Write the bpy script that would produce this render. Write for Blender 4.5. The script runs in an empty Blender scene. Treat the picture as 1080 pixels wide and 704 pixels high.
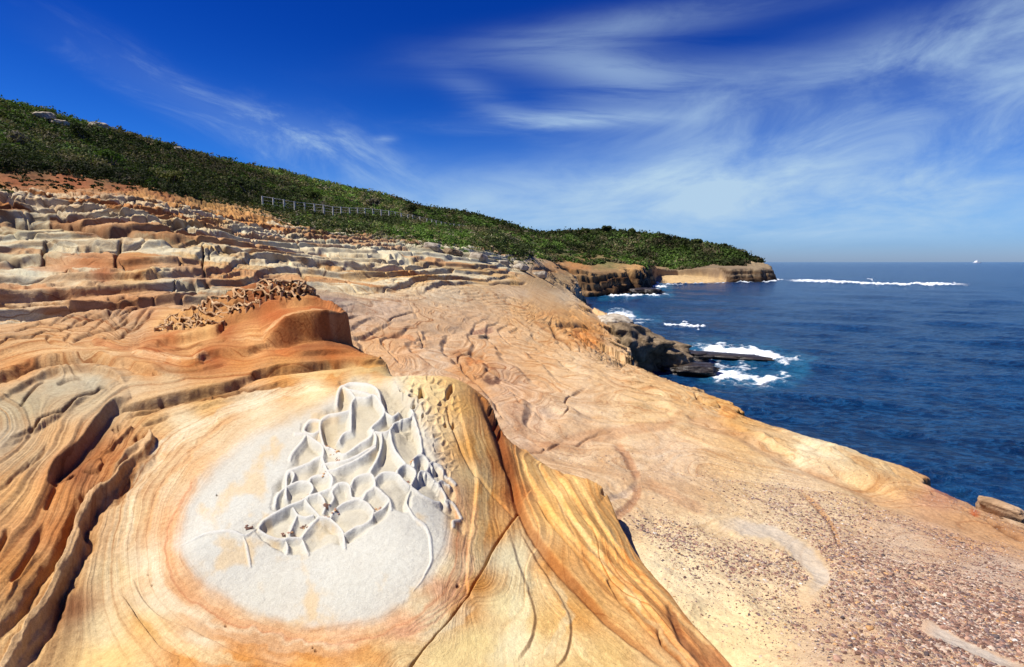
import bpy, math, random
import numpy as np
from mathutils import Vector
random.seed(7); rng = np.random.default_rng(11)
sc = bpy.context.scene
C = sc.collection

# ------------------------------------------------------------------ camera
F = 589.0                      # focal length in pixels of the 1080 px wide photograph
PIT = math.radians(7.3)
CP, SP = math.cos(PIT), math.sin(PIT)
ZC = 10.0                      # eye height over the sea
cam = bpy.data.cameras.new('camera'); co = bpy.data.objects.new('camera', cam); C.objects.link(co)
cam.sensor_width = 36.0; cam.lens = 36.0 * F / 1080.0
cam.clip_start = 0.05; cam.clip_end = 60000
co.location = (0, 0, ZC); co.rotation_euler = (math.radians(90) - PIT, 0, 0)
sc.camera = co

# ------------------------------------------------------------------ sun, sky, exposure
SUN_EL = math.radians(57); SUN_ROT = math.radians(-96)
sd = Vector((math.sin(SUN_ROT) * math.cos(SUN_EL), math.cos(SUN_ROT) * math.cos(SUN_EL), math.sin(SUN_EL)))
sl = bpy.data.lights.new('sun', 'SUN'); sl.energy = 5.0; sl.angle = math.radians(0.53); sl.color = (1.0, 0.955, 0.88)
so = bpy.data.objects.new('sun', sl); C.objects.link(so)
so.rotation_euler = (-sd).to_track_quat('-Z', 'Y').to_euler(); so.location = (-60, 30, 90)
sc.view_settings.view_transform = 'Standard'; sc.view_settings.look = 'None'
sc.view_settings.exposure = 0.52; sc.view_settings.gamma = 1.0; sc.view_settings.use_curve_mapping = False
sc.cycles.max_bounces = 6; sc.cycles.diffuse_bounces = 3

def g_of(px, py):
    X = (px - 540) / F; u = (352 - py) / F
    Y = CP + u * SP; Z = u * CP - SP
    return X / Y, Z / Y

class NT:
    """small helper for building node trees"""
    def __init__(s, nt): s.t = nt; s.n = nt.nodes; s.l = nt.links
    def new(s, typ, **kw):
        n = s.n.new(typ)
        for k, v in kw.items(): setattr(n, k, v)
        return n
    def put(s, n, key, v):
        if v is None: return
        sock = n.inputs[key]
        if isinstance(v, bpy.types.NodeSocket): s.l.new(v, sock)
        else: sock.default_value = v
    def m(s, op, a, b=None, c=None, clamp=False):
        n = s.new('ShaderNodeMath', operation=op, use_clamp=clamp)
        s.put(n, 0, a); s.put(n, 1, b); s.put(n, 2, c)
        return n.outputs[0]
    def vm(s, op, a, b=None):
        n = s.new('ShaderNodeVectorMath', operation=op); s.put(n, 0, a); s.put(n, 1, b)
        return n.outputs[0]
    def comb(s, x, y, z=0.0):
        n = s.new('ShaderNodeCombineXYZ'); s.put(n, 0, x); s.put(n, 1, y); s.put(n, 2, z); return n.outputs[0]
    def noise(s, vec=None, scale=5, detail=4, rough=.5, dist=0, dim='3D', w=None, lac=2.0):
        n = s.new('ShaderNodeTexNoise', noise_dimensions=dim)
        if vec is not None: s.put(n, 'Vector', vec)
        if w is not None: s.put(n, 'W', w)
        s.put(n, 'Scale', scale); s.put(n, 'Detail', detail); s.put(n, 'Roughness', rough); s.put(n, 'Distortion', dist)
        s.put(n, 'Lacunarity', lac)
        return n.outputs[0]
    def mapr(s, v, a, b, c=0.0, d=1.0, smooth=True):
        n = s.new('ShaderNodeMapRange', interpolation_type='SMOOTHSTEP' if smooth else 'LINEAR')
        s.put(n, 0, v); s.put(n, 1, a); s.put(n, 2, b); s.put(n, 3, c); s.put(n, 4, d); return n.outputs[0]
    def mix(s, f, a, b, blend='MIX'):
        n = s.new('ShaderNodeMix', data_type='RGBA', blend_type=blend, clamp_factor=True)
        s.put(n, 0, f)
        for i, v in ((6, a), (7, b)):
            if isinstance(v, (tuple, list)): v = tuple(v) + ((1,) if len(v) == 3 else ())
            s.put(n, i, v)
        return n.outputs[2]
    def attr(s, name, out=2):
        n = s.new('ShaderNodeAttribute', attribute_name=name); return n.outputs[out]
    def ramp(s, fac, stops):
        n = s.new('ShaderNodeValToRGB'); r = n.color_ramp
        while len(r.elements) < len(stops): r.elements.new(0.5)
        for e, (p, c) in zip(r.elements, stops): e.position = p; e.color = tuple(c) + (1,)
        s.put(n, 0, fac); return n.outputs[0]

world = bpy.data.worlds.new('World'); sc.world = world; world.use_nodes = True
def build_world():
    w = NT(world.node_tree); w.n.clear()
    out = w.new('ShaderNodeOutputWorld'); bg = w.new('ShaderNodeBackground')
    sky = w.new('ShaderNodeTexSky', sky_type='NISHITA'); sky.sun_disc = False
    sky.sun_elevation = SUN_EL; sky.sun_rotation = SUN_ROT
    sky.air_density = 1.0; sky.dust_density = 0.35; sky.ozone_density = 5.0; sky.altitude = 10
    tc = w.new('ShaderNodeTexCoord').outputs['Generated']
    sep = w.new('ShaderNodeSeparateXYZ'); w.put(sep, 0, tc)
    dx, dy, dz = sep.outputs
    ay = w.m('MAXIMUM', w.m('ABSOLUTE', dy), 0.15)
    gx = w.m('DIVIDE', dx, ay); gz = w.m('DIVIDE', dz, ay)
    hs = w.new('ShaderNodeHueSaturation'); w.put(hs, 'Color', sky.outputs[0]); w.put(hs, 'Saturation', 1.28); w.put(hs, 'Value', 0.95)
    # deeper polarised blue towards the zenith
    deep = w.mapr(dz, 0.0, 0.40)
    tint = w.mix(deep, (0.34, 0.82, 1.55), (0.040, 0.31, 0.98))
    tint = w.mix(w.mapr(dz, 0.10, -0.01), tint, (0.62, 0.84, 1.55))
    col = w.mix(1.0, hs.outputs[0], tint, 'MULTIPLY')
    # thin streaky cirrus: soft patches in the sky filled with stretched noise
    wv = w.noise(w.comb(gx, gz), 3.0, 3, .5)
    def patch(px, py, rx, ry, ang, amt):
        cx, cz = g_of(px, py); ca, sa = math.cos(math.radians(ang)), math.sin(math.radians(ang))
        ddx = w.m('SUBTRACT', gx, cx); ddz = w.m('SUBTRACT', gz, cz)
        a = w.m('DIVIDE', w.m('ADD', w.m('MULTIPLY', ddx, ca), w.m('MULTIPLY', ddz, sa)), rx / F)
        b = w.m('DIVIDE', w.m('SUBTRACT', w.m('MULTIPLY', ddz, ca), w.m('MULTIPLY', ddx, sa)), ry / F)
        q = w.m('ADD', w.m('MULTIPLY', a, a), w.m('MULTIPLY', b, b))
        return w.m('MULTIPLY', w.m('EXPONENT', w.m('MULTIPLY', q, -1.0)), amt)
    def streak(ang, sx, sy, seed, scale=1.0, lo=.42, hi=.75, rough=.62):
        ca, sa = math.cos(math.radians(ang)), math.sin(math.radians(ang))
        a = w.m('ADD', w.m('MULTIPLY', gx, ca), w.m('MULTIPLY', gz, sa))
        b = w.m('SUBTRACT', w.m('MULTIPLY', gz, ca), w.m('MULTIPLY', gx, sa))
        n = w.noise(w.comb(w.m('MULTIPLY', a, sx), w.m('MULTIPLY', b, sy), seed), scale, 8, rough, 0.55)
        return w.mapr(n, lo, hi)
    groups = [
        (streak(14, 2.4, 6.5, 3.1, 1.5, .26, .80, .62), [(1000, 75, 210, 42, 24, .9), (880, 120, 220, 40, 20, .8), (1010, 150, 230, 60, 12, .95), (840, 165, 190, 38, 14, .85), (760, 105, 160, 22, 18, .5), (700, 18, 160, 14, 8, .35), (1060, 20, 120, 22, 22, .6)]),
        (streak(2, 2.2, 8.0, 7.7, 1.5, .24, .78, .62), [(760, 210, 300, 32, 2, .85), (560, 200, 170, 26, 0, .6), (980, 205, 240, 32, 2, .65), (640, 240, 260, 18, 0, .5), (900, 240, 330, 16, 0, .45), (600, 228, 200, 16, 0, .5)]),
        (streak(-24, 2.4, 8.0, 1.3, 1.5, .40, .74, .68), [(215, 112, 130, 15, -30, .62), (320, 142, 75, 17, -18, .95), (130, 85, 90, 12, -28, .3), (390, 172, 70, 26, -35, .5), (280, 160, 25, 10, -50, .4)]),
        (streak(0, 2.0, 16.0, 9.4, 1.3, .3, .62), [(585, 128, 100, 8, 2, 1.0), (640, 72, 70, 16, -4, .55), (600, 45, 120, 18, 8, .3), (406, 147, 10, 4, 0, .7), (520, 110, 60, 14, -30, .25), (690, 95, 120, 22, 10, .35)]),
    ]
    tot = None
    for st, ps in groups:
        g = None
        for p in ps:
            v = patch(*p); g = v if g is None else w.m('ADD', g, v)
        g = w.m('MINIMUM', g, 1.0)
        g = w.m('MULTIPLY', g, w.m('ADD', w.m('MULTIPLY', st, .86), .16))
        tot = g if tot is None else w.m('ADD', tot, g)
    tot = w.m('MULTIPLY', tot, 0.80, clamp=True)
    col = w.mix(tot, col, (4.9, 6.9, 9.0))
    w.put(bg, 'Color', col); w.put(bg, 'Strength', 0.064)
    w.l.new(bg.outputs[0], out.inputs[0])
build_world()

# ------------------------------------------------------------------ numpy tools
def lin(rgb):
    a = np.asarray(rgb, float) / 255.0
    return np.where(a <= .04045, a / 12.92, ((a + .055) / 1.055) ** 2.4)
def sstep(x, a, b):
    t = np.clip((x - a) / (b - a), 0, 1); return t * t * (3 - 2 * t)
def _h(ix, iy, s):
    n = (ix.astype(np.int64) * 374761393 + iy.astype(np.int64) * 668265263 + s * 1274126177) & 0xffffffff
    n = ((n ^ (n >> 13)) * 1274126177) & 0xffffffff
    return ((n ^ (n >> 16)) & 0xffffff) / float(0xffffff)
def vnoise(x, y, s=0):
    ix = np.floor(x); iy = np.floor(y); fx = x - ix; fy = y - iy
    fx = fx * fx * fx * (fx * (fx * 6 - 15) + 10); fy = fy * fy * fy * (fy * (fy * 6 - 15) + 10)
    a = _h(ix, iy, s); b = _h(ix + 1, iy, s); c = _h(ix, iy + 1, s); d = _h(ix + 1, iy + 1, s)
    return ((a * (1 - fx) + b * fx) * (1 - fy) + (c * (1 - fx) + d * fx) * fy) * 2 - 1
def fbm(x, y, o=4, s=0, g=.5):
    r = np.zeros(np.shape(x)); a = 1.0
    for k in range(o):
        ca, sa = math.cos(.7 * k + .3), math.sin(.7 * k + .3)
        r += a * vnoise((x * ca - y * sa) * 2 ** k + 17.3 * k, (x * sa + y * ca) * 2 ** k - 9.1 * k, s + k); a *= g
    return r
def n1(x, s=0):
    return vnoise(x, np.zeros_like(x) + .37, s)
def worley(x, y, s=0):
    ix = np.floor(x); iy = np.floor(y)
    f1 = np.full(x.shape, 9.0); f2 = np.full(x.shape, 9.0); cid = np.zeros(x.shape)
    for i in (-1, 0, 1):
        for j in (-1, 0, 1):
            cx = ix + i; cy = iy + j
            hx = _h(cx, cy, s); hy = _h(cx, cy, s + 5)
            d = np.hypot(cx + hx - x, cy + hy - y)
            near = d < f1
            f2 = np.where(near, f1, np.minimum(f2, d)); cid = np.where(near, _h(cx, cy, s + 9), cid); f1 = np.where(near, d, f1)
    return f1, f2, cid
def ray(px, py):
    X = (np.asarray(px, float) - 540) / F; u = (352 - np.asarray(py, float)) / F
    return X, CP + u * SP, u * CP - SP
def project(x, y, z):
    zz = z - ZC
    dep = np.maximum(y * CP - zz * SP, 1e-3)
    return 540 + F * x / dep, 352 - F * (y * SP + zz * CP) / dep, dep
def pt(px, py, t):
    X, Y, Z = ray(px, py); return X * t, Y * t, ZC + Z * t
def ptD(px, py, D):
    X, Y, Z = ray(px, py); t = -D / Z; return X * t, Y * t, ZC - D

# ------------------------------------------------------------------ base surfaces (control points -> smooth heights)
RMIN, RMAX, AZ = 0.45, 900.0, math.radians(80)
NA, NR = 520, 900
gaz = np.linspace(-AZ, AZ, NA); glr = np.linspace(math.log(RMIN), math.log(RMAX), NR)
GA, GL = np.meshgrid(gaz, glr, indexing='ij')
GX = np.exp(GL) * np.sin(GA); GY = np.exp(GL) * np.cos(GA)
def samp(grid, x, y, soft=0):
    a = (np.arctan2(x, y) + AZ) / (2 * AZ) * (NA - 1)
    l = (np.log(np.maximum(np.hypot(x, y), RMIN)) - glr[0]) / (glr[-1] - glr[0]) * (NR - 1)
    a = np.clip(a, 0, NA - 1.001); l = np.clip(l, 0, NR - 1.001)
    i = a.astype(int); j = l.astype(int); fa = a - i; fl = l - j
    return (grid[i, j] * (1 - fa) + grid[i + 1, j] * fa) * (1 - fl) + (grid[i, j + 1] * (1 - fa) + grid[i + 1, j + 1] * fa) * fl
def rbf_fit(Q, V, c):
    n = len(Q); d = np.sqrt(((Q[:, None] - Q[None]) ** 2).sum(-1) + c * c)
    A = np.zeros((n + 3, n + 3)); A[:n, :n] = d + 1e-4 * np.eye(n); P = np.c_[np.ones(n), Q]
    A[:n, n:] = P; A[n:, :n] = P.T
    b = np.zeros((n + 3,) + V.shape[1:]); b[:n] = V
    w = np.linalg.solve(A, b)
    def f(X):
        out = np.zeros((len(X),) + V.shape[1:])
        for k in range(0, len(X), 40000):
            x = X[k:k + 40000]
            d = np.sqrt(((x[:, None] - Q[None]) ** 2).sum(-1) + c * c)
            out[k:k + 40000] = d @ w[:n] + np.c_[np.ones(len(x)), x] @ w[n:]
        return out
    return f
def surface(pts, c=.06):
    P = np.array(pts); q = np.c_[np.arctan2(P[:, 0], P[:, 1]), np.log(np.hypot(P[:, 0], P[:, 1]))]
    return rbf_fit(q, P[:, 2], c)(np.c_[GA.ravel(), GL.ravel()]).reshape(GA.shape)

Pp = [ptD(*a) for a in [
    (1080, 704, 2.0), (900, 704, 1.95), (760, 704, 2.14), (720, 650, 2.14), (850, 704, 1.98), (1080, 600, 2.55), (900, 600, 2.25), (800, 600, 2.2), (700, 560, 2.3), (1040, 545, 3.0),
    (950, 494, 3.25), (860, 466, 3.5), (800, 500, 2.75), (900, 530, 2.75), (700, 500, 2.5), (600, 480, 2.5), (560, 450, 2.6), (700, 440, 2.95), (760, 435, 3.5),
    (775, 440, 3.9), (740, 415, 3.9), (620, 420, 2.9), (700, 403, 4.2), (540, 400, 2.75), (460, 370, 2.6), (640, 385, 3.9), (600, 360, 3.8),
    (400, 350, 2.25), (500, 345, 2.85), (560, 340, 3.4), (600, 330, 4.2), (640, 350, 5.5), (340, 322, 1.55), (660, 600, 2.15), (600, 704, 2.2), (400, 704, 2.3), (200, 704, 2.2)]]
Pp += [pt(*a) for a in [
    (620, 322, 62), (596, 299, 85), (500, 305, 37), (400, 310, 26),
    (0, 330, 12), (0, 300, 15), (0, 280, 18), (0, 262, 19.8), (0, 245, 21.6), (0, 232, 22.8), (0, 228, 24.5), (0, 205, 26), (0, 200, 29), (0, 188, 33), (0, 160, 45), (0, 130, 62), (0, 108, 76),
    (150, 305, 16.5), (150, 285, 18.5), (150, 265, 21), (150, 248, 24.5), (150, 232, 28), (150, 212, 31), (150, 205, 35), (150, 190, 45), (150, 165, 72), (150, 148, 95),
    (300, 300, 23), (300, 285, 27), (300, 262, 36), (300, 246, 43), (300, 236, 47), (300, 228, 55), (300, 205, 92), (300, 184, 135),
    (400, 290, 33), (400, 270, 40), (400, 256, 50), (400, 240, 75), (400, 222, 130), (400, 206, 180),
    (500, 280, 50), (500, 258, 62), (500, 250, 115), (500, 240, 200), (500, 229, 270), (450, 222, 190),
    (545, 282, 62), (560, 268, 80), (580, 290, 80), (540, 262, 125), (540, 244, 290),
    (600, 264, 330), (600, 278, 190), (600, 284, 178), (640, 278, 200), (680, 282, 206), (640, 284, 182), (688, 284, 200), (570, 272, 160),
    (575, 247, 400), (640, 245, 400), (700, 251, 380), (760, 264, 350), (790, 274, 330), (816, 286, 305), (640, 266, 345), (700, 281, 330), (760, 280, 318), (712, 284, 300), (760, 282.5, 293), (800, 282.5, 300), (735, 283.5, 298)]]
Pp += [(-.5, .08, 7.9), (.5, .08, 7.9), (-1.4, .25, 7.9), (1.4, .25, 7.9), (-.35, .35, 7.9), (.35, .35, 7.9), (0, .5, 8.0), (-3, 0.3, 8.2), (3, .3, 7.9), (6, 1, 7.7), (-6, 1, 8.9), (-12, 2, 10.5), (-40, 6, 26), (-90, 20, 33), (-90, 90, 33), (-60, 200, 33),
       (-30, 500, 28), (60, 700, 22), (-200, 500, 30), (150, 420, 14), (-1.5, 8, 8.2), (-1.2, 12, 7.6), (14, 120, 5), (10, 100, 6), (-20, 130, 17)]
Pz = surface(Pp)
Op = [ptD(*a) for a in [
    (330, 668, 1.68), (190, 590, 1.60), (460, 590, 1.58), (330, 560, 1.57), (330, 480, 1.44), (430, 500, 1.42), (240, 500, 1.5), (440, 425, 1.28), (440, 396, 1.22), (390, 400, 1.22),
    (485, 402, 1.30), (505, 430, 1.42), (520, 470, 1.58), (545, 540, 1.80), (500, 560, 1.66), (500, 640, 1.70), (430, 704, 1.72), (540, 640, 1.74), (600, 600, 1.87), (560, 520, 1.88), (560, 480, 1.9),
    (640, 522, 1.96), (620, 508, 1.95), (600, 540, 1.86), (655, 560, 2.02), (680, 600, 2.02), (720, 640, 2.04), (780, 704, 2.06), (700, 680, 1.98), (640, 704, 1.88), (300, 704, 1.72), (150, 704, 1.76), (60, 704, 1.82), (0, 704, 1.66),
    (0, 600, 1.55), (0, 500, 1.42), (0, 440, 1.36), (100, 420, 1.32), (150, 480, 1.52), (60, 560, 1.58), (120, 610, 1.70), (180, 450, 1.46), (280, 415, 1.34), (100, 385, 1.2), (200, 385, 1.2),
    (0, 385, 1.25), (300, 392, 1.27), (380, 388, 1.28), (350, 378, 1.25)]]
Op += [pt(*a) for a in [(396, 374, 7.6), (330, 372, 7.3), (300, 362, 7.6), (330, 350, 7.75), (360, 352, 8.0), (250, 368, 7.6), (250, 336, 8.7), (320, 329, 8.8), (350, 338, 8.6), (200, 350, 8.8), (180, 335, 9.6), (230, 312, 9.9), (290, 302, 10.2),
                        (320, 312, 9.6), (160, 360, 8.3), (100, 345, 9.6), (50, 360, 8.9), (0, 345, 11.0), (100, 325, 11.6), (160, 318, 12.5)]]
def back(px, r0, z0):      # ground behind a crest that the camera cannot see
    X = (px - 540) / F / CP; k = r0 / math.hypot(X, 1); return (X * k, k, z0)
Op += [back(440, 7.4, 8.3), (back(480, 6.8, 8.2)), back(400, 8.2, 8.5), back(360, 9.6, 8.5), back(300, 12.5, 8.8), back(230, 12.8, 9.0), (0, .5, 8.2), (-3, .3, 8.3), (2, .5, 8.05), (-6, 1, 8.9), (-4, 2.2, 8.6), (-8, 4, 9.0), (-9, 8, 9.1), (-12, 5, 9.2), (-2, .3, 8.3), (-.5, .08, 8.2), (.5, .08, 8.1), (-.35, .4, 8.2)]
Oz = np.minimum(surface(Op), 9.75)

def seg_dist(x, y, P):
    """distance to a polyline, side and running parameter"""
    best = np.full(x.shape, 1e9); side = np.zeros(x.shape); par = np.zeros(x.shape)
    for k in range(len(P) - 1):
        ax, ay = P[k]; bx, by = P[k + 1]; dx, dy = bx - ax, by - ay; L = dx * dx + dy * dy + 1e-12
        t = np.clip(((x - ax) * dx + (y - ay) * dy) / L, 0, 1)
        d = (x - ax - t * dx) ** 2 + (y - ay - t * dy) ** 2
        m = d < best
        best = np.where(m, d, best); side = np.where(m, (x - ax) * dy - (y - ay) * dx, side); par = np.where(m, k + t, par)
    return np.sqrt(best), np.sign(side), par
def inside(x, y, P):
    r = np.zeros(x.shape, bool); n = len(P)
    for k in range(n):
        ax, ay = P[k]; bx, by = P[(k + 1) % n]
        c = ((ay > y) != (by > y)) & (x < (bx - ax) * (y - ay) / (by - ay + 1e-12) + ax)
        r ^= c
    return r
def sdf(x, y, P):
    d, _, _ = seg_dist(x, y, list(P) + [P[0]]); return np.where(inside(x, y, P), d, -d)

# edge of the outcrop (plan), traced along its rim
obound = [ptD(a, b, c)[:2] for a, b, c in [(800, 722, 2.05), (740, 655, 2.03), (700, 610, 2.02), (672, 578, 2.02), (656, 548, 2.0), (640, 518, 1.97), (618, 505, 1.96), (585, 492, 1.95), (556, 474, 1.9), (540, 452, 1.62), (524, 425, 1.42), (508, 402, 1.32), (480, 395, 1.25), (440, 389, 1.22)]]
obound += [pt(a, b, c)[:2] for a, b, c in [(398, 373, 7.9), (375, 357, 8.5), (345, 335, 9.3), (335, 318, 10.0), (318, 306, 10.6), (280, 300, 10.8), (230, 306, 11.2), (170, 316, 12.2), (100, 324, 11.9), (0, 342, 11.6)]]
obound += [(-16, 9), (-14, -2), (0, -3), (2.6, -.5), (2.2, .6), (1.6, 1.2)]
SO = sdf(GX, GY, obound)
coast = [(7.5, -4), (7.0, 1), (6.6, 3.0)] + [ptD(a, b, c)[:2] for a, b, c in [
    (1085, 568, 2.95), (1045, 541, 3.02), (1030, 529, 3.06), (990, 506, 3.12), (950, 489, 3.25), (918, 478, 3.3), (890, 461, 3.5), (850, 455, 3.6), (790, 449, 3.7), (775, 440, 3.95), (773, 425, 4.0), (764, 415, 4.1),
    (730, 399, 4.3), (704, 389, 4.6), (655, 374, 4.9), (648, 358, 5.3), (638, 346, 5.6), (632, 338, 5.5)]]
coast += [pt(640, 322, 63)[:2], pt(622, 311, 72)[:2], (8, 84), (7, 96), (12, 110), (15, 130), (13, 150)]
coast += [ptD(a, b, 10.0)[:2] for a, b in [(604, 314), (635, 314), (660, 311), (684, 308), (692, 302), (693, 299), (702, 299.3), (735, 299), (765, 298.5), (790, 298), (806, 298), (818, 297)]]
coast += [(152, 320), (150, 370), (120, 460), (60, 640), (-100, 880), (-600, 880), (-700, -50), (-60, -60), (0, -30)]
SC = sdf(GX, GY, coast)

def smin(a, b, k):
    h = np.clip(.5 + .5 * (b - a) / k, 0, 1); return b * (1 - h) + a * h - k * h * (1 - h)
def smax(a, b, k): return -smin(-a, -b, k)
beach = [ptD(a, b, 10.0)[:2] for a, b in [(688, 301), (700, 300.5), (735, 300.5), (766, 299.5)]] + [pt(762, 295, 290)[:2], pt(745, 292, 300)[:2], pt(715, 291, 308)[:2], pt(694, 291, 300)[:2]]
SB = sdf(GX, GY, beach)

def heights(x, y, detail=True):
    """returns base z, layer (1 = outcrop), coast distance"""
    P = samp(Pz, x, y); O = samp(Oz, x, y); so_ = samp(SO, x, y); c = samp(SC, x, y); b = samp(SB, x, y)
    r = np.hypot(x, y)
    if detail:
        so_ = so_ + .05 * fbm(x * 1.6, y * 1.6, 2, 5) * np.clip(r / 4, .3, 1)
        c = c + fbm(x * .9, y * .9, 4, 21) * np.clip(r * .03, .14, .55) * (1 - .85 * sstep(r, 85, 120)) + sstep(r, 20, 32) * (1 - sstep(r, 80, 110)) * 1.3 * (worley(x * .45, y * .28, 61)[2] - .5) + sstep(r, 60, 140) * 1.6 * fbm(x * .16, y * .16, 4, 22)
    O = O + np.where(so_ < 0, so_ * 2.6, 0) - np.exp(-np.abs(so_) / .10) * .035
    d = np.maximum(0, -so_)
    far = sstep(r, 100, 160)
    h0 = (1 - far) * (P + .25)
    slope = 2.4 * (1 - far) + far * 2.0
    zc = h0 + slope * c
    if detail:      # bedding steps in the sea cliffs
        st = np.where(r > 120, 2.1, 1.0); k = zc / st + .5 * fbm(x * .05, y * .05, 3, 77); zt = (np.floor(k) + sstep(k - np.floor(k), .6, 1.0)) * st
        zc = np.where(zc < P + .2, zc * .15 + (zt - .5 * fbm(x * .05, y * .05, 3, 77) * st) * .85, zc)
    zb = np.clip(-1.2 + .075 * (c + 14), -3, 3.4)
    zc = np.where(b > -4, zc * (1 - sstep(b, -4, 0)) + zb * sstep(b, -4, 0), zc)
    if detail:      # broken blocks stepping down along the seaward edge
        P = P - .75 * worley(x * .40, y * .25, 63)[2] * (1 - sstep(c, .3, 3.4)) * sstep(y, 16, 24) * (1 - sstep(y, 80, 100))
    L = smin(P, zc, .12 + .5 * far + .003 * r)
    L = np.maximum(L, -3.0)
    z = smax(L, O, .03)
    return z, (O > L), c, b
def base_only(x, y):
    return heights(x, y, False)
BZ = base_only(GX, GY)[0]
def hit(px, py, t0=1.2, t1=800, layer=None):
    """where the pixel's ray first meets the smooth ground"""
    px = np.atleast_1d(np.asarray(px, float)); py = np.atleast_1d(np.asarray(py, float))
    X, Y, Z = ray(px, py); ts = np.exp(np.linspace(math.log(t0), math.log(t1), 1400))
    res = np.full(len(px), np.nan)
    for i in range(len(px)):
        x = X[i] * ts; y = Y[i] * ts; z = ZC + Z[i] * ts
        g = samp(BZ, x, y); k = np.argmax(z < g)
        if z[k] < g[k]:
            if k > 0:
                a, b = z[k - 1] - g[k - 1], g[k] - z[k]; w = a / (a + b + 1e-9); res[i] = ts[k - 1] * (1 - w) + ts[k] * w
            else: res[i] = ts[k]
        else: res[i] = ts[-1]
    return X * res, Y * res, ZC + Z * res, res

# ------------------------------------------------------------------ land mesh: adaptive fan grid
QUAL = 1.0
def columns():
    px = []
    p = -60.0
    while p < 1140:
        px.append(p); p += (0.62 if 185 < p < 490 else 0.95) / QUAL
    a = np.arctan2((np.array(px) - 540) / F, CP)
    left = np.linspace(-AZ + .01, a[0], 60)[:-1]; right = np.linspace(a[-1], AZ - .01, 60)[1:]
    return np.concatenate([left, a, right])
def ledge_amount(x, y, v):
    """where the stepped sandstone benches are: upper left, and the rough edge beyond the platform"""
    return sstep(y, 10.5, 13) * (1 - sstep(y, 75, 110)) * sstep(-x + .02 * y + 1.0, 0, 3.0)
def mid_detail(x, y, z, v):
    """metre-sized relief: benches, blocks and joints"""
    led = ledge_amount(x, y, v) * sstep(z, 8.15, 8.9) * (1 - sstep(z, 13.2, 14.4))
    th = .44; w = .45 * fbm(x * .09, y * .09, 3, 31) + .03 * fbm(x * .7, y * .7, 2, 33) + .05 * (x * .5)
    k = (z + w) / th; fr = k - np.floor(k)
    stepped = (np.floor(k) + sstep(fr, .82, .97)) * th - w - .08 * np.exp(-((fr - .68) / .07) ** 2)
    k2 = (z + w * 1.3) / .09; f2_ = k2 - np.floor(k2); fine = ((np.floor(k2) + sstep(f2_, .6, .95)) * .09 - w * 1.3) - z
    stepped = stepped + .7 * fine
    f1, f2, cid = worley(x * .13 + .35 * fbm(x * .3, y * .3, 2, 41), y * .22 + .3 * fbm(x * .3, y * .3, 2, 43), 3)
    e = f2 - f1
    blk = (cid - .5) * .12 - .16 * np.exp(-(e / .022) ** 2)
    zz = z + led * ((stepped - z) * (.55 + .3 * sstep(vnoise(x * .07, y * .09, 90), -.3, .4)) + blk)
    # low curling ledges over the open platform
    pl = sstep(y, 5.5, 8) * (1 - sstep(y, 30, 46)) * (1 - led) * (1 - sstep(x - .05 * y, 7.0, 8.0)) * (1 - .8 * sstep(x, 2.2, 3.4) * (1 - sstep(y, 8, 11)))
    pl = pl * (1 - sstep(samp(SO, x, y), -.6, -.15))
    q = z * 1.0 + .26 * fbm(x * .13 + .5 * fbm(x * .1, y * .07, 2, 81), y * .075, 2, 83) + .03 * fbm(x * .8, y * .5, 3, 85); h_ = .15; kk = q / h_; ff = kk - np.floor(kk)
    on = sstep(vnoise(x * .23, y * .13, 87), -.45, .1)
    zz = zz + pl * on * ((sstep(ff, .80, .97) - ff) * h_ * .6 - .022 * np.exp(-((ff - .78) / .04) ** 2))
    # rocky rubble behind the platform and on the cove cliffs
    far = sstep(y, 42, 60) * (1 - sstep(y, 420, 500))
    f1, f2, c2 = worley(x * .33, y * .22, 8); f3, f4, c3 = worley(x * 1.0, y * .7, 9)
    rub = sstep(y + x, 58, 80) * (1 - sstep(z, 14, 16))
    zz = zz + far * rub * ((c2 - .5) * .6 * np.clip(1 - f1, 0, 1) + (c3 - .5) * .22)
    return zz
caz = columns()
NF, NS = 2600, int(1350 * QUAL)
flr = np.linspace(math.log(0.55), math.log(880), NF)
def resample():
    A, Lr = np.meshgrid(caz, flr, indexing='ij')
    X = np.exp(Lr) * np.sin(A); Y = np.exp(Lr) * np.cos(A)
    z, lay, c, b = heights(X, Y)
    zm = mid_detail(X, Y, z, None)
    _, v, _ = project(X, Y, zm); v = np.clip(v, -400, 1200)
    dl = np.diff(Lr, axis=1); dv = np.abs(np.diff(v, axis=1)) / F
    rm = np.minimum.accumulate(v, axis=1); hid = v[:, 1:] > rm[:, 1:] + 2.0
    vis = (v[:, 1:] > 60) & (v[:, 1:] < 730)
    wz = np.where((v[:, 1:] > 385) & (v[:, 1:] < 600), 1.35, 1.0)
    under = (z[:, 1:] < -1.0)
    w = (np.sqrt((dl * .045) ** 2 + (dv * np.where(vis, 1, .35) * wz) ** 2) + 1e-6) * np.where(under, .08, 1) * np.where(hid, .07, 1)
    # share the sampling between neighbouring columns so faces stay well shaped
    k = np.ones(9) / 9; w = np.apply_along_axis(lambda q: np.convolve(np.pad(q, 4, 'edge'), k, 'valid'), 0, w)
    cw = np.concatenate([np.zeros((len(caz), 1)), np.cumsum(w, 1)], 1); cw /= cw[:, -1:]
    out = np.empty((len(caz), NS)); u = np.linspace(0, 1, NS)
    for i in range(len(caz)): out[i] = np.interp(u, cw[i], flr)
    def blur(h):
        g = np.exp(-np.linspace(-2, 2, 2 * h + 1) ** 2); g /= g.sum(); P = np.pad(out, ((h, h), (0, 0)), 'edge')
        return sum(g[k] * P[k:k + len(out)] for k in range(2 * h + 1))
    a, b = blur(20), blur(4); f = sstep(a, math.log(22), math.log(45))
    return a * (1 - f) + b * f
LR = resample()
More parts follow.
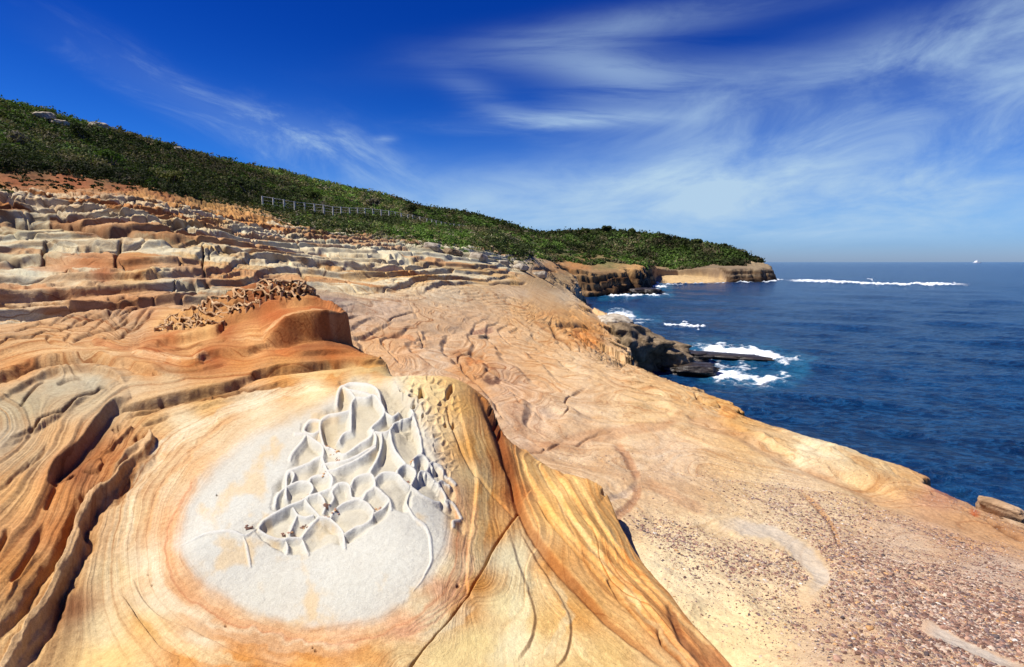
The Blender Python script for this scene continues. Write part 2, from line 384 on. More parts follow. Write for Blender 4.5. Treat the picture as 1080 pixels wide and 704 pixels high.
R = np.exp(LR); X = R * np.sin(caz)[:, None]; Y = R * np.cos(caz)[:, None]
Zb, LAY, CD, BD = heights(X, Y)
_, _, DEP = project(X, Y, Zb)
z_s, _, _, _ = heights(X, Y, False)
U, V, _ = project(X, Y, z_s)
Z = mid_detail(X, Y, Zb, None)

# ------------------------------------------------------------------ colours of the rock (mineral colours, with some shade and brightening painted in) and its bedding
OCOL = [  # u, v, r, g, b, banding
 (330,600,222,218,202,.05),(250,600,222,219,206,.05),(420,600,222,218,200,.05),(240,520,216,217,208,.05),(400,560,221,216,200,.05),(215,570,218,219,212,.05),(380,630,218,210,182,.08),(280,625,218,210,180,.08),(330,500,232,205,160,.1),(290,500,220,216,200,.05),
 (440,540,222,218,205,.05),(360,450,225,219,200,.08),(410,440,226,222,205,.06),(420,470,226,222,206,.05),(445,500,228,222,202,.08),(450,570,220,216,198,.1),(320,440,226,205,165,.15),(270,470,226,206,170,.15),
 (175,590,232,186,136,.4),(178,550,232,186,136,.4),(205,495,234,196,146,.4),(190,620,228,180,130,.4),(235,655,232,188,140,.45),(300,678,232,188,140,.45),(370,676,230,186,142,.5),(430,662,226,176,134,.6),(470,625,224,174,134,.6),(484,570,226,180,136,.55),(476,520,230,196,150,.4),
 (150,590,236,222,188,.25),(160,640,236,222,188,.2),(210,675,236,224,190,.2),(200,450,238,222,182,.3),(270,430,240,226,188,.3),(330,410,242,228,180,.3),(380,405,244,230,178,.3),(140,540,234,206,158,.4),(120,600,234,212,164,.4),(110,660,234,216,170,.3),(115,700,236,206,140,.3),
 (200,690,226,160,80,.5),(260,700,226,160,82,.5),(330,702,228,166,90,.5),(150,660,230,186,116,.35),(390,695,230,180,112,.5),(430,690,234,206,150,.4),(470,655,238,216,168,.3),(452,640,238,220,178,.2),
 (480,600,242,220,174,.3),(495,560,242,212,152,.35),(500,500,242,216,158,.3),(505,620,224,156,72,.4),(488,650,222,158,80,.4),(520,560,232,172,92,.5),(515,520,234,180,100,.5),(500,470,236,184,104,.5),(525,490,224,152,78,.5),(540,520,200,124,58,.5),
 (530,450,208,134,68,.5),(515,420,214,144,76,.4),(520,400,214,156,92,.4),(490,430,238,190,112,.4),(470,450,240,212,158,.25),(460,410,243,216,156,.2),(430,400,244,222,166,.2),(440,430,240,218,172,.12),(480,400,238,198,128,.3),
 (540,590,248,234,186,.05),(535,640,247,228,168,.06),(545,680,248,232,180,.06),(500,680,244,218,150,.1),(470,695,244,218,152,.12),(560,620,238,208,150,.4),(575,660,236,196,124,.5),(590,690,238,214,160,.3),(580,600,230,168,92,.5),(610,650,232,176,98,.5),(640,690,240,206,136,.4),(600,700,238,206,140,.4),
 (560,500,240,196,124,.55),(590,540,240,190,112,.6),(600,520,242,200,130,.55),(630,560,240,192,116,.55),(650,600,234,178,104,.55),(640,525,236,184,112,.5),(680,640,234,180,110,.5),(660,660,240,196,128,.55),(720,680,222,164,104,.4),(760,700,206,144,90,.4),(700,660,224,164,98,.5),(690,700,236,200,140,.3),
 (60,460,212,172,120,.6),(30,480,206,176,132,.6),(20,520,224,178,118,.6),(60,520,214,150,86,.55),(20,600,220,160,92,.5),(60,560,208,142,80,.5),(110,480,190,126,70,.5),(130,500,206,150,90,.5),(150,470,216,166,108,.5),(85,500,168,108,62,.5),(60,620,228,186,126,.4),(30,670,232,196,140,.35),(90,570,224,180,124,.4),
 (75,640,170,120,80,.3),(120,570,222,192,148,.5),(180,500,234,208,164,.4),(160,440,226,184,124,.6),(220,425,232,188,120,.6),(300,402,228,170,96,.6),(350,394,230,164,80,.5),(390,390,234,178,96,.4),
 (60,410,196,186,156,.35),(30,430,192,182,150,.4),(95,405,200,192,164,.3),(100,425,204,186,150,.5),(140,405,226,204,164,.5),(180,402,230,204,160,.5),(0,460,196,180,150,.5),(0,440,200,186,152,.5),
 (150,388,226,178,118,.8),(60,375,222,184,132,.8),(110,375,224,182,126,.8),(20,390,214,160,100,.8),(200,385,210,146,82,.8),(220,378,186,108,52,.7),(250,385,214,150,84,.8),(160,378,196,122,64,.8),(300,385,226,166,96,.7),(300,370,190,108,50,.6),(350,376,196,112,50,.5),(375,372,214,140,76,.5),
 (320,362,150,84,42,.3),(350,358,140,80,42,.3),(370,362,150,88,46,.3),(270,358,230,180,118,.8),(320,350,226,170,106,.8),(360,348,220,168,112,.7),(200,366,228,184,124,.8),(240,350,168,92,42,.5),(290,340,186,104,48,.4),(330,338,190,106,50,.4),(360,344,196,112,56,.4),(180,360,196,124,66,.6),  # dark samples under the cap lip paint its shade
 (200,335,216,164,100,.2),(180,345,226,184,124,.2),(240,330,208,150,86,.2),(290,312,150,88,46,.2),(270,320,168,100,52,.2),(320,322,216,166,104,.2),(220,318,190,132,74,.2),(220,350,226,180,114,.2),
 (100,345,206,164,118,.8),(140,345,186,154,118,.8),(60,350,214,172,122,.8),(20,350,214,176,130,.7),(70,335,208,176,136,.7),(120,330,196,164,128,.8),(150,325,206,160,116,.8),(20,370,222,182,128,.8),(170,305,206,178,140,.5),
]
PCOL = [
 (700,480,222,190,158,.3),(600,420,218,184,150,.5),(500,350,212,176,142,.5),(450,340,208,172,138,.6),(400,330,198,170,148,.5),(650,400,222,186,146,.45),(750,440,214,178,138,.45),(850,500,222,192,158,.3),(950,580,212,180,152,.2),(800,580,226,198,162,.2),(720,600,232,206,166,.15),
 (760,680,232,204,156,.15),(900,680,214,180,148,.15),(1000,640,206,174,150,.15),(1050,600,200,170,148,.15),(1070,700,204,172,146,.15),(560,440,218,184,156,.4),(620,460,220,184,148,.4),(540,400,206,168,138,.6),(500,390,204,152,106,.7),(560,385,214,172,130,.6),(450,380,206,178,152,.4),
 (400,360,210,166,124,.6),(430,370,210,166,128,.6),(330,325,160,136,124,.2),(350,318,158,134,122,.2),(300,318,180,150,120,.3),(560,330,218,172,122,.6),(600,340,222,170,110,.6),(620,350,214,150,84,.6),(540,310,216,184,150,.5),(470,310,210,186,158,.4),(600,312,218,190,156,.4),(630,322,222,182,140,.4),
 (680,420,222,186,142,.5),(720,410,222,184,136,.5),(760,425,222,172,106,.6),(780,445,216,168,108,.5),(600,380,220,188,152,.5),(560,350,216,180,142,.6),(640,370,212,176,136,.4),
 (880,470,232,210,172,.3),(850,468,234,214,178,.3),(920,485,222,190,144,.5),(960,505,220,176,124,.5),(990,520,196,144,116,.4),(1030,545,204,158,118,.4),(1060,560,200,152,112,.4),(820,465,224,186,138,.5),
 (0,310,214,172,126,.6),(60,320,212,176,138,.6),(120,315,210,174,134,.6),(20,330,206,178,146,.6),(40,298,214,176,136,.5),(30,285,214,206,182,.2),(90,292,210,178,140,.5),(140,290,220,182,130,.5),(190,293,206,196,172,.2),(215,300,190,172,144,.4),(250,295,214,170,116,.5),(290,290,216,192,156,.4),(310,300,204,184,152,.4),
 (10,262,206,192,160,.4),(40,262,208,190,156,.4),(80,265,210,190,158,.4),(90,270,170,108,68,.3),(110,288,160,94,56,.3),(150,262,214,164,100,.4),(145,268,150,96,56,.3),(178,261,196,190,168,.2),(200,262,212,170,110,.4),(230,265,206,176,126,.4),(170,278,222,200,160,.3),(245,280,214,176,128,.5),  # dark brown samples paint the shaded recess in the benches
 (60,246,214,192,150,.4),(120,250,212,190,156,.4),(20,248,196,186,156,.4),(180,243,212,182,136,.4),(30,228,206,186,150,.4),(100,228,210,186,148,.4),(180,232,206,184,146,.4),(250,244,206,190,156,.4),(300,252,206,192,162,.3),(350,258,204,194,166,.3),(420,262,196,188,162,.3),(470,262,206,192,160,.3),(520,268,196,184,156,.3),(560,280,190,178,154,.3),
 (280,270,214,180,130,.5),(340,275,214,172,118,.5),(400,280,216,178,126,.5),(440,285,216,172,110,.5),(500,290,212,172,118,.5),(380,296,218,182,134,.5),(540,295,206,168,120,.5),(330,290,216,178,128,.5),(590,295,190,160,120,.4),
 (10,208,214,156,92,.5),(60,212,208,146,84,.5),(110,214,206,150,90,.5),(150,210,214,160,98,.5),(190,218,208,152,90,.5),(230,226,214,158,92,.5),(270,232,212,152,88,.5),(20,220,140,86,48,.4),(90,220,160,100,56,.4),(300,236,206,150,92,.4),(340,242,170,140,96,.3),
 (20,192,150,84,44,.2),(80,192,152,84,44,.2),(130,197,148,86,46,.2),(180,206,150,92,50,.2),(220,212,120,90,50,.1),(40,180,96,72,40,.1),(120,186,84,70,38,.1),(200,200,70,66,36,.1),(300,222,78,80,42,.1),(360,232,86,84,46,.1),(420,240,84,82,46,.1),(470,252,96,90,54,.1),(500,255,78,82,40,.1),
 (20,150,92,88,54,.1),(100,160,88,86,50,.1),(200,170,84,84,50,.1),(300,195,84,82,50,.1),(400,215,86,84,50,.1),(500,240,78,82,44,.1),(560,260,56,70,30,.1),(600,268,60,74,32,.1),(640,250,46,56,26,.1),(700,260,44,54,26,.1),(760,270,46,56,28,.1),
 (570,282,190,132,80,.3),(606,281,188,128,78,.3),(625,284,150,118,84,.3),(590,288,150,122,90,.3),(640,279,120,116,70,.2),(672,282,206,158,104,.3),(650,292,140,106,76,.5),(680,294,110,84,62,.4),(610,300,126,98,72,.5),(650,302,112,86,62,.5),(680,304,96,74,54,.4),
 (720,294,222,184,134,.05),(700,296,224,186,136,.05),(745,295,222,184,134,.05),(730,286,134,112,92,.5),(760,288,138,116,98,.5),(790,290,148,126,106,.5),(810,292,142,122,102,.5),(770,281,168,144,118,.4),(800,280,188,162,130,.4),(790,272,180,156,126,.3),(740,280,156,134,110,.4),(710,282,160,138,112,.4),
]
def lattice(pts, pw=3.4, sm=9.0):
    gu = np.arange(-200, 1290, 8.0); gv = np.arange(60, 860, 4.0)
    GU, GV = np.meshgrid(gu, gv, indexing='ij'); P = np.array(pts, float); val = np.c_[lin(P[:, 2:5]), P[:, 5:]]
    num = np.zeros(GU.shape + (val.shape[1],)); den = np.zeros(GU.shape)
    for p, v in zip(P, val):
        vs = np.where(p[1] < 320, 2.6, 1.25)
        w = 1 / (((GU - p[0]) ** 2 + ((GV - p[1]) * vs) ** 2) + sm * sm) ** (pw / 2)
        num += w[..., None] * v; den += w
    return num / den[..., None]
def lsamp(G, u, v):
    a = np.clip((u + 200) / 8.0, 0, G.shape[0] - 1.001); b = np.clip((v - 60) / 4.0, 0, G.shape[1] - 1.001)
    i = a.astype(int); j = b.astype(int); fa = (a - i)[..., None]; fb = (b - j)[..., None]
    return (G[i, j] * (1 - fa) + G[i + 1, j] * fa) * (1 - fb) + (G[i, j + 1] * (1 - fa) + G[i + 1, j + 1] * fa) * fb
wu = fbm(X * 1.7, Y * 1.7, 4, 51) * 7; wv = fbm(X * 1.7, Y * 1.7, 4, 57) * 4
far_ = sstep(R, 12, 30)
wu = wu * (1 - far_) + far_ * 9 * fbm(X * .5, Y * .5, 4, 58); wv = wv * (1 - far_) + far_ * 2.2 * fbm(X * .4, Y * .4, 4, 59)
cO = lsamp(lattice(OCOL), U + wu * .6, V + wv * .6); cP = lsamp(lattice(PCOL), U + wu, V + wv)
COL = np.where(LAY[..., None], cO[..., :3], cP[..., :3]); STR = np.where(LAY, cO[..., 3], cP[..., 3])
# blocks of the benches weather grey or rusty, each its own way
_l = ledge_amount(X, Y, V) * sstep(Z, 8.15, 8.9) * (1 - sstep(Z, 13.2, 14.4)) * (~LAY)
_f1, _f2, _c = worley(X * .13 + .35 * fbm(X * .3, Y * .3, 2, 41), Y * .22 + .3 * fbm(X * .3, Y * .3, 2, 43) + 1.4 * Z, 3)
_b = fbm(X * .5, Y * .5, 3, 47)
_w = (_l * .7 * sstep(_c + .25 * _b, .60, .72))[..., None]; COL = COL * (1 - _w) + lin((226, 214, 186)) * _w
_w = (_l * .5 * (1 - sstep(_c + .25 * _b, .16, .26)))[..., None]; COL = COL * (1 - _w) + lin((196, 126, 72)) * _w
STR = np.where(LAY, STR, STR * np.where(R < 40, 1.15, .6))
COL = np.where(LAY[..., None], COL * (1 + .14 * sstep(U, 500, 560) * sstep(V, 440, 500))[..., None], COL * np.array([1.09, 1.17, 1.15]))  # right flank painted brighter to make up for facing off the sun
COL = COL * 0.70
GRV = np.zeros_like(U); STN = np.zeros_like(U)  # darkening mask holds crack dirt and painted shade

# bedding number: follows the traced flow of the layers
def loop(vals, pts): return [(p[0], p[1], vals) for p in pts]
SO_ = []
SO_ += loop(-1.6, [(330, 560), (380, 500), (300, 600), (260, 570), (400, 600)])
SO_ += loop(0, [(187, 580), (192, 540), (212, 505), (245, 475), (290, 445), (345, 425), (400, 412), (455, 440), (470, 500), (474, 560), (458, 610), (430, 640), (380, 662), (320, 668), (262, 650), (212, 620)])
SO_ += loop(1, [(168, 580), (172, 540), (194, 500), (232, 465), (290, 430), (190, 632), (235, 664), (300, 685), (370, 690), (432, 676), (476, 640), (496, 580), (494, 500), (480, 440), (440, 402), (370, 405)])
SO_ += loop(2, [(138, 580), (150, 520), (188, 470), (250, 435), (330, 405), (150, 640), (205, 690), (280, 712), (400, 712), (455, 690), (508, 620), (515, 550), (505, 480), (490, 410)])
SO_ += loop(3, [(110, 600), (125, 530), (165, 470), (225, 432), (300, 408), (380, 393), (120, 660), (150, 704), (520, 620), (530, 560), (522, 490), (505, 405)])
SO_ += loop(5, [(400, 384), (300, 397), (200, 417), (140, 436), (112, 480), (85, 535), (62, 590), (30, 640), (10, 704), (545, 542), (532, 470), (515, 405), (500, 640), (440, 704)])
SO_ += loop(7, [(300, 388), (200, 398), (130, 405), (85, 440), (45, 500), (0, 560), (552, 500), (575, 560), (560, 600), (580, 660), (555, 704)])
SO_ += loop(9, [(0, 402), (60, 385), (150, 384), (200, 390), (260, 385), (330, 378), (0, 500), (40, 460), (90, 415), (60, 408), (600, 600), (660, 655), (710, 704), (565, 480), (595, 560)])
SO_ += loop(11, [(0, 385), (60, 372), (150, 372), (230, 368), (300, 368), (380, 370), (590, 500), (630, 560), (690, 640), (740, 695), (0, 440)])
SO_ += loop(13, [(0, 370), (60, 360), (110, 362), (170, 364), (240, 358), (320, 350), (370, 352), (620, 510), (655, 570), (720, 640), (780, 700)])
SO_ += loop(15, [(0, 352), (50, 346), (90, 352), (150, 355), (200, 352), (260, 340), (340, 338), (640, 520), (680, 585)])
SO_ += loop(18, [(0, 335), (60, 330), (110, 335), (150, 340), (200, 335), (280, 315), (140, 348)])
Sp = np.array(SO_, float); fS = rbf_fit(np.c_[Sp[:, 0] / 100, Sp[:, 1] / 100], Sp[:, 2], .12)
gu = np.arange(-200, 1290, 8.0); gv = np.arange(60, 860, 4.0); GU, GV = np.meshgrid(gu, gv, indexing='ij')
LS = fS(np.c_[GU.ravel() / 100, GV.ravel() / 100]).reshape(GU.shape)
S_O = lsamp(LS[..., None], U + wu * .35, V + wv * .35)[..., 0]
S_P = Z * 2.2 + 2.2 * fbm(X * .16, Y * .10, 3, 61) + 1.5 * np.sin(1.6 * fbm(X * .3, Y * .2, 3, 63) * 3 + X * .35)
S = np.where(LAY, S_O, S_P) + .05 * fbm(X * 2, Y * 2, 3, 65)
bed = n1(S * 2.1, 5) * .6 + n1(S * 5.3, 6) * .35 + n1(S * 13.7, 7) * .18
Ppx = DEP / F                                          # size of one picture pixel at that distance
relief = np.where(LAY, 1.6 + 2.6 * sstep(-U, -150, -60) * sstep(V, 360, 400), 1.0) * STR * 1.6
Z = Z + bed * relief * np.minimum(Ppx, .06)
near = 1 - sstep(R, 25, 60)
Z = Z + np.where(LAY, .004, .016) * fbm(X * 2.3, Y * 2.3, 5, 71, .55) * near
# broad scoops and swells of the platform
Z = Z + np.where(LAY, 0, 1) * near * (.006 * fbm(X * 9, Y * 7, 4, 76, .6) - .022 * sstep(.30 - worley(X * 1.5, Y * 1.1, 78)[0], 0, .2) * (vnoise(X * .5, Y * .3, 79) > .1))
Z = Z + np.where(LAY, 0, 1) * near * sstep(R, 5, 9) * .08 * fbm(X * .55 + fbm(X * .3, Y * .3, 2, 74), Y * .3, 3, 73)

# ------------------------------------------------------------------ traced cracks, ridges, ledges and veins
Uf, Vf, Zf, DEPf, LAYf = U.ravel(), V.ravel(), Z.ravel().copy(), DEP.ravel(), LAY.ravel()
COLf, STRf, DRKf, GRVf = COL.reshape(-1, 3).copy(), STR.ravel().copy(), STN.ravel().copy(), GRV.ravel().copy()
order = np.argsort(Uf, kind='stable'); Us = Uf[order]
def smooth(P, n=4):
    P = np.array(P, float)
    if len(P) < 3: return P
    Q = np.vstack([2 * P[0] - P[1], P, 2 * P[-1] - P[-2]]); out = []
    for k in range(1, len(Q) - 2):
        a, b, c, d = Q[k - 1:k + 3]
        for t in np.arange(n) / n:
            out.append(.5 * (2 * b + (c - a) * t + (2 * a - 5 * b + 4 * c - d) * t * t + (3 * b - a - 3 * c + d) * t ** 3))
    out.append(P[-1]); return np.array(out)
def select(u0, u1, v0, v1, lay=None, dep=None):
    a, b = np.searchsorted(Us, [u0, u1]); i = order[a:b]
    i = i[(Vf[i] > v0) & (Vf[i] < v1)]
    if lay is not None: i = i[LAYf[i] == lay]
    if dep is not None: i = i[np.abs(np.log(DEPf[i] / dep)) < .45]
    return i
def stroke(P, w, A, mode='crack', W=None, side=1, lay=None, col=None, ca=.8, cw=None, dirt_shade=0, sm=True, jit=0.6, taper=True, strata=None):
    """w, A, W in picture pixels at the stroke's distance: half width, depth or height, reach"""
    Q = smooth(P) if sm else np.array(P, float)
    W = W or 4 * w; ext = max(3.4 * W if mode == 'step' else 0, 3 * w, (cw or 0) * 1.6) + 3
    dep = np.median(hit(Q[::4, 0], Q[::4, 1])[3])
    i = select(Q[:, 0].min() - ext, Q[:, 0].max() + ext, Q[:, 1].min() - ext, Q[:, 1].max() + ext, lay, dep)
    if len(i) == 0: return
    u, v = Uf[i], Vf[i]
    if jit: u = u + jit * 1.5 * fbm(u * .05, v * .05, 3, 91); v = v + jit * 1.5 * fbm(u * .05, v * .05, 3, 95)
    d, s, par = seg_dist(u, v, Q); n = len(Q) - 1
    tp = np.clip(np.minimum(par, n - par) / max(n * .16, .5), 0, 1) ** .7 if taper else 1.0
    k = DEPf[i] / F * A * tp * (.62 if mode != 'wall' else 1)
    if mode == 'crack': Zf[i] -= k * np.exp(-(d / w) ** 2)
    elif mode == 'ridge': Zf[i] += k * np.exp(-(d / w) ** 2)
    elif mode == 'wall': Zf[i] += k * (1 - sstep(d, w * .55, w * 1.5))
    elif mode == 'step':
        sd_ = s * side * d; Zf[i] += k * sstep(sd_, -w, w) * np.exp(-np.maximum(sd_, 0) / W) - .5 * k * sstep(-sd_, -w, w) * np.exp(-np.maximum(-sd_, 0) / (W * .4))
    if col is not None:
        f = ((1 - sstep(d, cw * .5, cw)) * ca * tp)[:, None]; COLf[i] = COLf[i] * (1 - f) + lin(col) * .70 * f
        if strata is not None: STRf[i] = STRf[i] * (1 - f[:, 0]) + strata * f[:, 0]
    if dirt_shade: DRKf[i] = np.maximum(DRKf[i], dirt_shade * np.exp(-(d / (w * 1.3)) ** 2) * tp)
def pit(u0, v0, ru, rv, A, ang=0, dirt_shade=.3, lay=True, shelf=False):
    dep = hit(u0, v0)[3][0]; e = max(ru, rv) * 1.8
    i = select(u0 - e, u0 + e, v0 - e, v0 + e, lay, dep)
    ca, sa = math.cos(math.radians(ang)), math.sin(math.radians(ang))
    du, dv = Uf[i] - u0, Vf[i] - v0; q = np.hypot((du * ca + dv * sa) / ru, (dv * ca - du * sa) / rv)
    q = q + .15 * fbm(Uf[i] * .2, Vf[i] * .2, 2, 97)
    Zf[i] -= DEPf[i] / F * A * .6 * (1 - sstep(q, .55, 1.1)); DRKf[i] = np.maximum(DRKf[i], dirt_shade * (1 - sstep(q, .6, 1.05)))
O_, P_ = True, False
# the grey white heart of the dome has a clear edge
OVAL = smooth([(187,580),(190,545),(206,512),(236,482),(280,452),(330,430),(372,404),(420,400),(446,440),(466,500),(474,560),(458,606),(430,636),(384,658),(325,664),(265,646),(214,616)] + [(187,580)], 3)[:-1]
i = select(150, 500, 380, 700, O_, None); i = i[DEPf[i] < 8]; u, v = Uf[i], Vf[i]
ns_ = 3 + 6 * sstep(u, 360, 420) * sstep(-v, -500, -430)
so2 = sdf(u + ns_ * fbm(u * .05, v * .05, 4, 7), v + ns_ * fbm(u * .05, v * .05, 4, 9), OVAL)
f = sstep(so2, -5 - ns_, 7 + ns_); warm = sstep(fbm(u * .03, v * .03, 5, 13) + .9 * np.exp(-(((u - 285) / 45) ** 2 + ((v - 490) / 30) ** 2)) + .6 * np.exp(-(((u - 310) / 90) ** 2 + ((v - 645) / 16) ** 2)), .35, 1.1)
tgt = lin((221, 219, 204)) * (1 - warm[:, None]) + lin((230, 208, 168)) * warm[:, None]
COLf[i] = COLf[i] * (1 - .9 * f[:, None]) + tgt * .70 * .9 * f[:, None]; STRf[i] *= (1 - .85 * f)
# --- dome and flank
stroke([(548,538),(536,556),(520,580),(508,604),(495,626),(480,648),(465,666),(448,686),(428,708)], 1.3, 14, 'crack', lay=O_, dirt_shade=.75, taper=False)
stroke([(549,538),(536,558),(520,582),(508,606),(495,628),(480,650),(465,668),(448,688)], 1.5, 5, 'step', W=30, side=1, lay=O_, taper=False)
stroke([(502,404),(512,430),(524,460),(537,498),(547,532),(560,562),(585,597),(612,625),(640,655),(680,688),(705,706)], 3.0, 9, 'crack', lay=O_, dirt_shade=.35, col=(176,104,50), cw=5, ca=.6)
stroke([(520,455),(537,498),(547,532),(560,562),(585,597),(612,625),(640,655)], 3.0, 9, 'step', W=26, side=1, lay=O_)
stroke([(566,530),(578,548),(595,570),(620,596),(640,620),(660,640),(692,676)], 1.2, 10, 'crack', lay=O_, dirt_shade=.7)
stroke([(640,612),(650,626),(660,640)], 2.2, 10, 'crack', lay=O_, dirt_shade=.6)
for P, A in (([(556,474),(585,520),(618,570),(655,612),(690,650),(722,690),(738,706)], 6), ([(575,486),(606,528),(632,570),(668,612),(705,650),(740,690)], 5), ([(600,498),(622,535),(650,580),(690,625),(735,668),(770,704)], 5), ([(548,480),(565,520),(595,560),(630,595),(665,630),(700,668)], 5)):
    stroke(P, 2.2, A, 'step', W=14, side=1, lay=O_)
stroke([(598,496),(612,502),(630,512),(641,518)], 2.5, 7, 'step', W=12, side=-1, lay=O_)
stroke([(636,512),(638,518),(636,524)], 2.2, 12, 'crack', lay=O_, dirt_shade=.6)
stroke([(704,640),(712,660),(722,680),(745,704)], 3, 6, 'crack', lay=O_, col=(140,90,58), cw=6, ca=.8)
stroke([(694,664),(700,680),(716,694),(724,704)], 1.8, 8, 'crack', lay=O_, dirt_shade=.6)
stroke([(470,420),(476,450),(490,480),(510,512),(528,530),(545,545)], 1.3, 5, 'crack', lay=O_, dirt_shade=.25)
stroke([(483,430),(494,470),(503,510),(497,560),(492,610),(500,640)], 2.0, 4, 'step', W=12, side=1, lay=O_)
stroke([(535,556),(545,590),(556,620),(564,650),(560,676),(545,700)], 2.0, 3, 'step', W=14, side=-1, lay=O_, col=(206,150,88), cw=2, ca=.6)
stroke([(548,560),(565,590),(590,630),(602,660),(598,690),(585,706)], 1.6, 3, 'step', W=12, side=-1, lay=O_, col=(206,146,80), cw=1.8, ca=.6)
stroke([(514,430),(522,448),(528,470),(538,492),(546,516)], 5, 5, 'crack', lay=O_, col=(150,84,40), cw=8, ca=.8, dirt_shade=.25)
for (u, v, a, b, A, g) in [(507,414,6.5,4.5,16,-40),(474,412,3.5,8,12,25),(486,401,9,2.2,9,-8),(444,414,3.5,7,14,15),(434,417,3,1.6,7,0),(424,411,4,1.6,5,20),(470,448,2,2.4,7,0),(478,448,2,3.4,8,0),(517,432,2.5,4,8,20),(522,444,3,4,8,20),(526,456,2.5,4,9,20),(519,424,2,2.6,7,0),(437,427,2,3,6,30),(446,438,1.6,3,6,30)]:
    pit(u, v, a, b, A, g, .28)
for (u, v, r_) in [(483,617,2.6),(229,522,1.3),(333,687,1.8),(238,660,1.5),(330,684,1.2),(160,617,1.2),(156,606,1)]: pit(u, v, r_, r_ * 1.1, 3, 0, .9)
RING = [(205,505),(190,535),(180,560),(176,585),(184,608),(200,628),(226,645),(258,659),(300,671),(345,677),(385,675),(420,664),(450,644),(474,614),(484,580),(486,548),(482,515)]
stroke(RING, 1, 0, 'crack', lay=O_, col=(226,172,122), cw=5, ca=.5, taper=False, jit=2)
stroke([(u - 3, v + 2) for u, v in RING], 1, 0, 'crack', lay=O_, col=(206,142,100), cw=1.6, ca=.5, taper=False, jit=2)
for o_ in (6, 11, 16): stroke([(u + o_, v + o_ * .4) for u, v in RING[10:]], 1.2, .8, 'crack', lay=O_, col=(212,152,118), cw=2.0, ca=.4, jit=2)
stroke([(u - 14, v + 8) for u, v in RING[2:11]], 1, 0, 'crack', lay=O_, col=(240,228,196), cw=9, ca=.55, jit=3)
stroke([(140,610),(150,632),(168,650),(200,664),(250,690),(300,704)], 2.2, 5, 'step', W=16, side=-1, lay=O_)
stroke([(126,628),(138,642),(150,660),(162,676),(174,688),(190,692)], 2.0, 9, 'step', W=14, side=-1, lay=O_, dirt_shade=.3)
stroke([(185,655),(240,672),(300,686),(360,694),(420,692)], 2, 0, 'crack', lay=O_, col=(206,138,64), cw=12, ca=.5, jit=3)

for P in ([(150,590),(156,540),(180,498),(220,458),(280,425)], [(120,600),(132,540),(160,492),(205,452),(262,420)]): stroke(P, 2, 1, 'crack', lay=O_, col=(224,166,104), cw=5, ca=.4, jit=3)
for P, cc, cw_, ca_ in (([(128,590),(134,540),(158,492),(200,452),(262,424),(340,404)], (246,234,200), 8, .6), ([(108,690),(112,640),(118,590),(130,530)], (240,220,176), 6, .5), ([(150,640),(172,668),(215,692),(270,706)], (246,226,176), 7, .6), ([(500,440),(512,500),(508,560),(502,610)], (246,224,164), 7, .5),
                       ([(545,560),(548,620),(540,680),(520,706)], (250,236,186), 14, .6), ([(575,700),(590,670),(596,640),(582,605)], (248,228,176), 6, .6), ([(440,680),(478,662),(500,640)], (248,232,190), 8, .5), ([(560,490),(600,545),(648,610),(700,670),(730,706)], (248,222,164), 3.5, .5), ([(600,505),(640,560),(690,620),(740,670),(775,704)], (246,214,150), 3.5, .5),
                       ([(300,398),(360,390),(420,390)], (248,226,160), 5, .5), ([(60,374),(110,374),(160,380),(230,382)], (240,208,160), 4, .5), ([(240,362),(290,352),(330,346),(360,350)], (244,204,150), 3.5, .6)):
    stroke(P, 1, 0, 'crack', lay=O_, col=cc, cw=cw_, ca=ca_, jit=3)
# --- left ridges and gullies, their shadow bands darkened in the colour
stroke([(140,424),(118,432),(104,447),(90,466),(76,482),(60,496),(50,506)], 2.6, 17, 'step', W=14, side=-1, lay=O_, dirt_shade=.3)
stroke([(128,432),(112,448),(100,468),(84,484),(66,498),(54,508)], 6, 9, 'crack', lay=O_, dirt_shade=.45)
stroke([(158,470),(130,494),(102,522),(90,542),(76,580),(58,624),(32,664),(2,712)], 5.6, 10, 'wall', lay=O_, col=(232,198,150), cw=6, ca=.7, taper=False, jit=2, strata=.3)
stroke([(172,480),(140,508),(108,534),(98,552),(84,592),(66,636),(46,676),(20,716)], 5.5, 12, 'crack', lay=O_, dirt_shade=.35, jit=3)
stroke([(92,524),(80,540),(68,566),(54,594),(38,620),(16,650),(-6,680)], 4.5, 14, 'crack', lay=O_, dirt_shade=.4, jit=2)
stroke([(150,480),(120,500),(95,520),(86,528)], 3.2, 14, 'crack', lay=O_, dirt_shade=.4, jit=2)
stroke([(48,552),(38,570),(28,590),(20,604),(12,616)], 3.6, 14, 'crack', lay=O_, dirt_shade=.4)
stroke([(10,556),(4,572),(-6,590)], 3, 12, 'crack', lay=O_, dirt_shade=.4)
stroke([(60,508),(54,524),(48,538)], 2.6, 10, 'crack', lay=O_, dirt_shade=.35)
stroke([(118,448),(124,452),(126,446)], 3, 10, 'crack', lay=O_, dirt_shade=.4)
stroke([(142,462),(150,466),(156,462)], 3, 10, 'crack', lay=O_, dirt_shade=.5)
stroke([(50,508),(70,505),(82,500)], 1.4, 8, 'crack', lay=O_, dirt_shade=.5)
stroke([(90,500),(104,496),(112,488),(106,480)], 1.6, 7, 'crack', lay=O_, dirt_shade=.3, jit=2)
stroke([(100,480),(120,470),(135,458),(140,452)], 2, 7, 'ridge', lay=O_, jit=3)
stroke([(84,492),(104,478),(122,462)], 2, 6, 'crack', lay=O_, dirt_shade=.2, jit=3)
stroke([(0,470),(34,456),(44,444),(66,436),(82,424),(100,416),(106,411),(116,412)], 1.4, 9, 'crack', lay=O_, dirt_shade=.7)
stroke([(0,472),(34,458),(66,438),(100,418)], 2, 7, 'step', W=20, side=1, lay=O_)
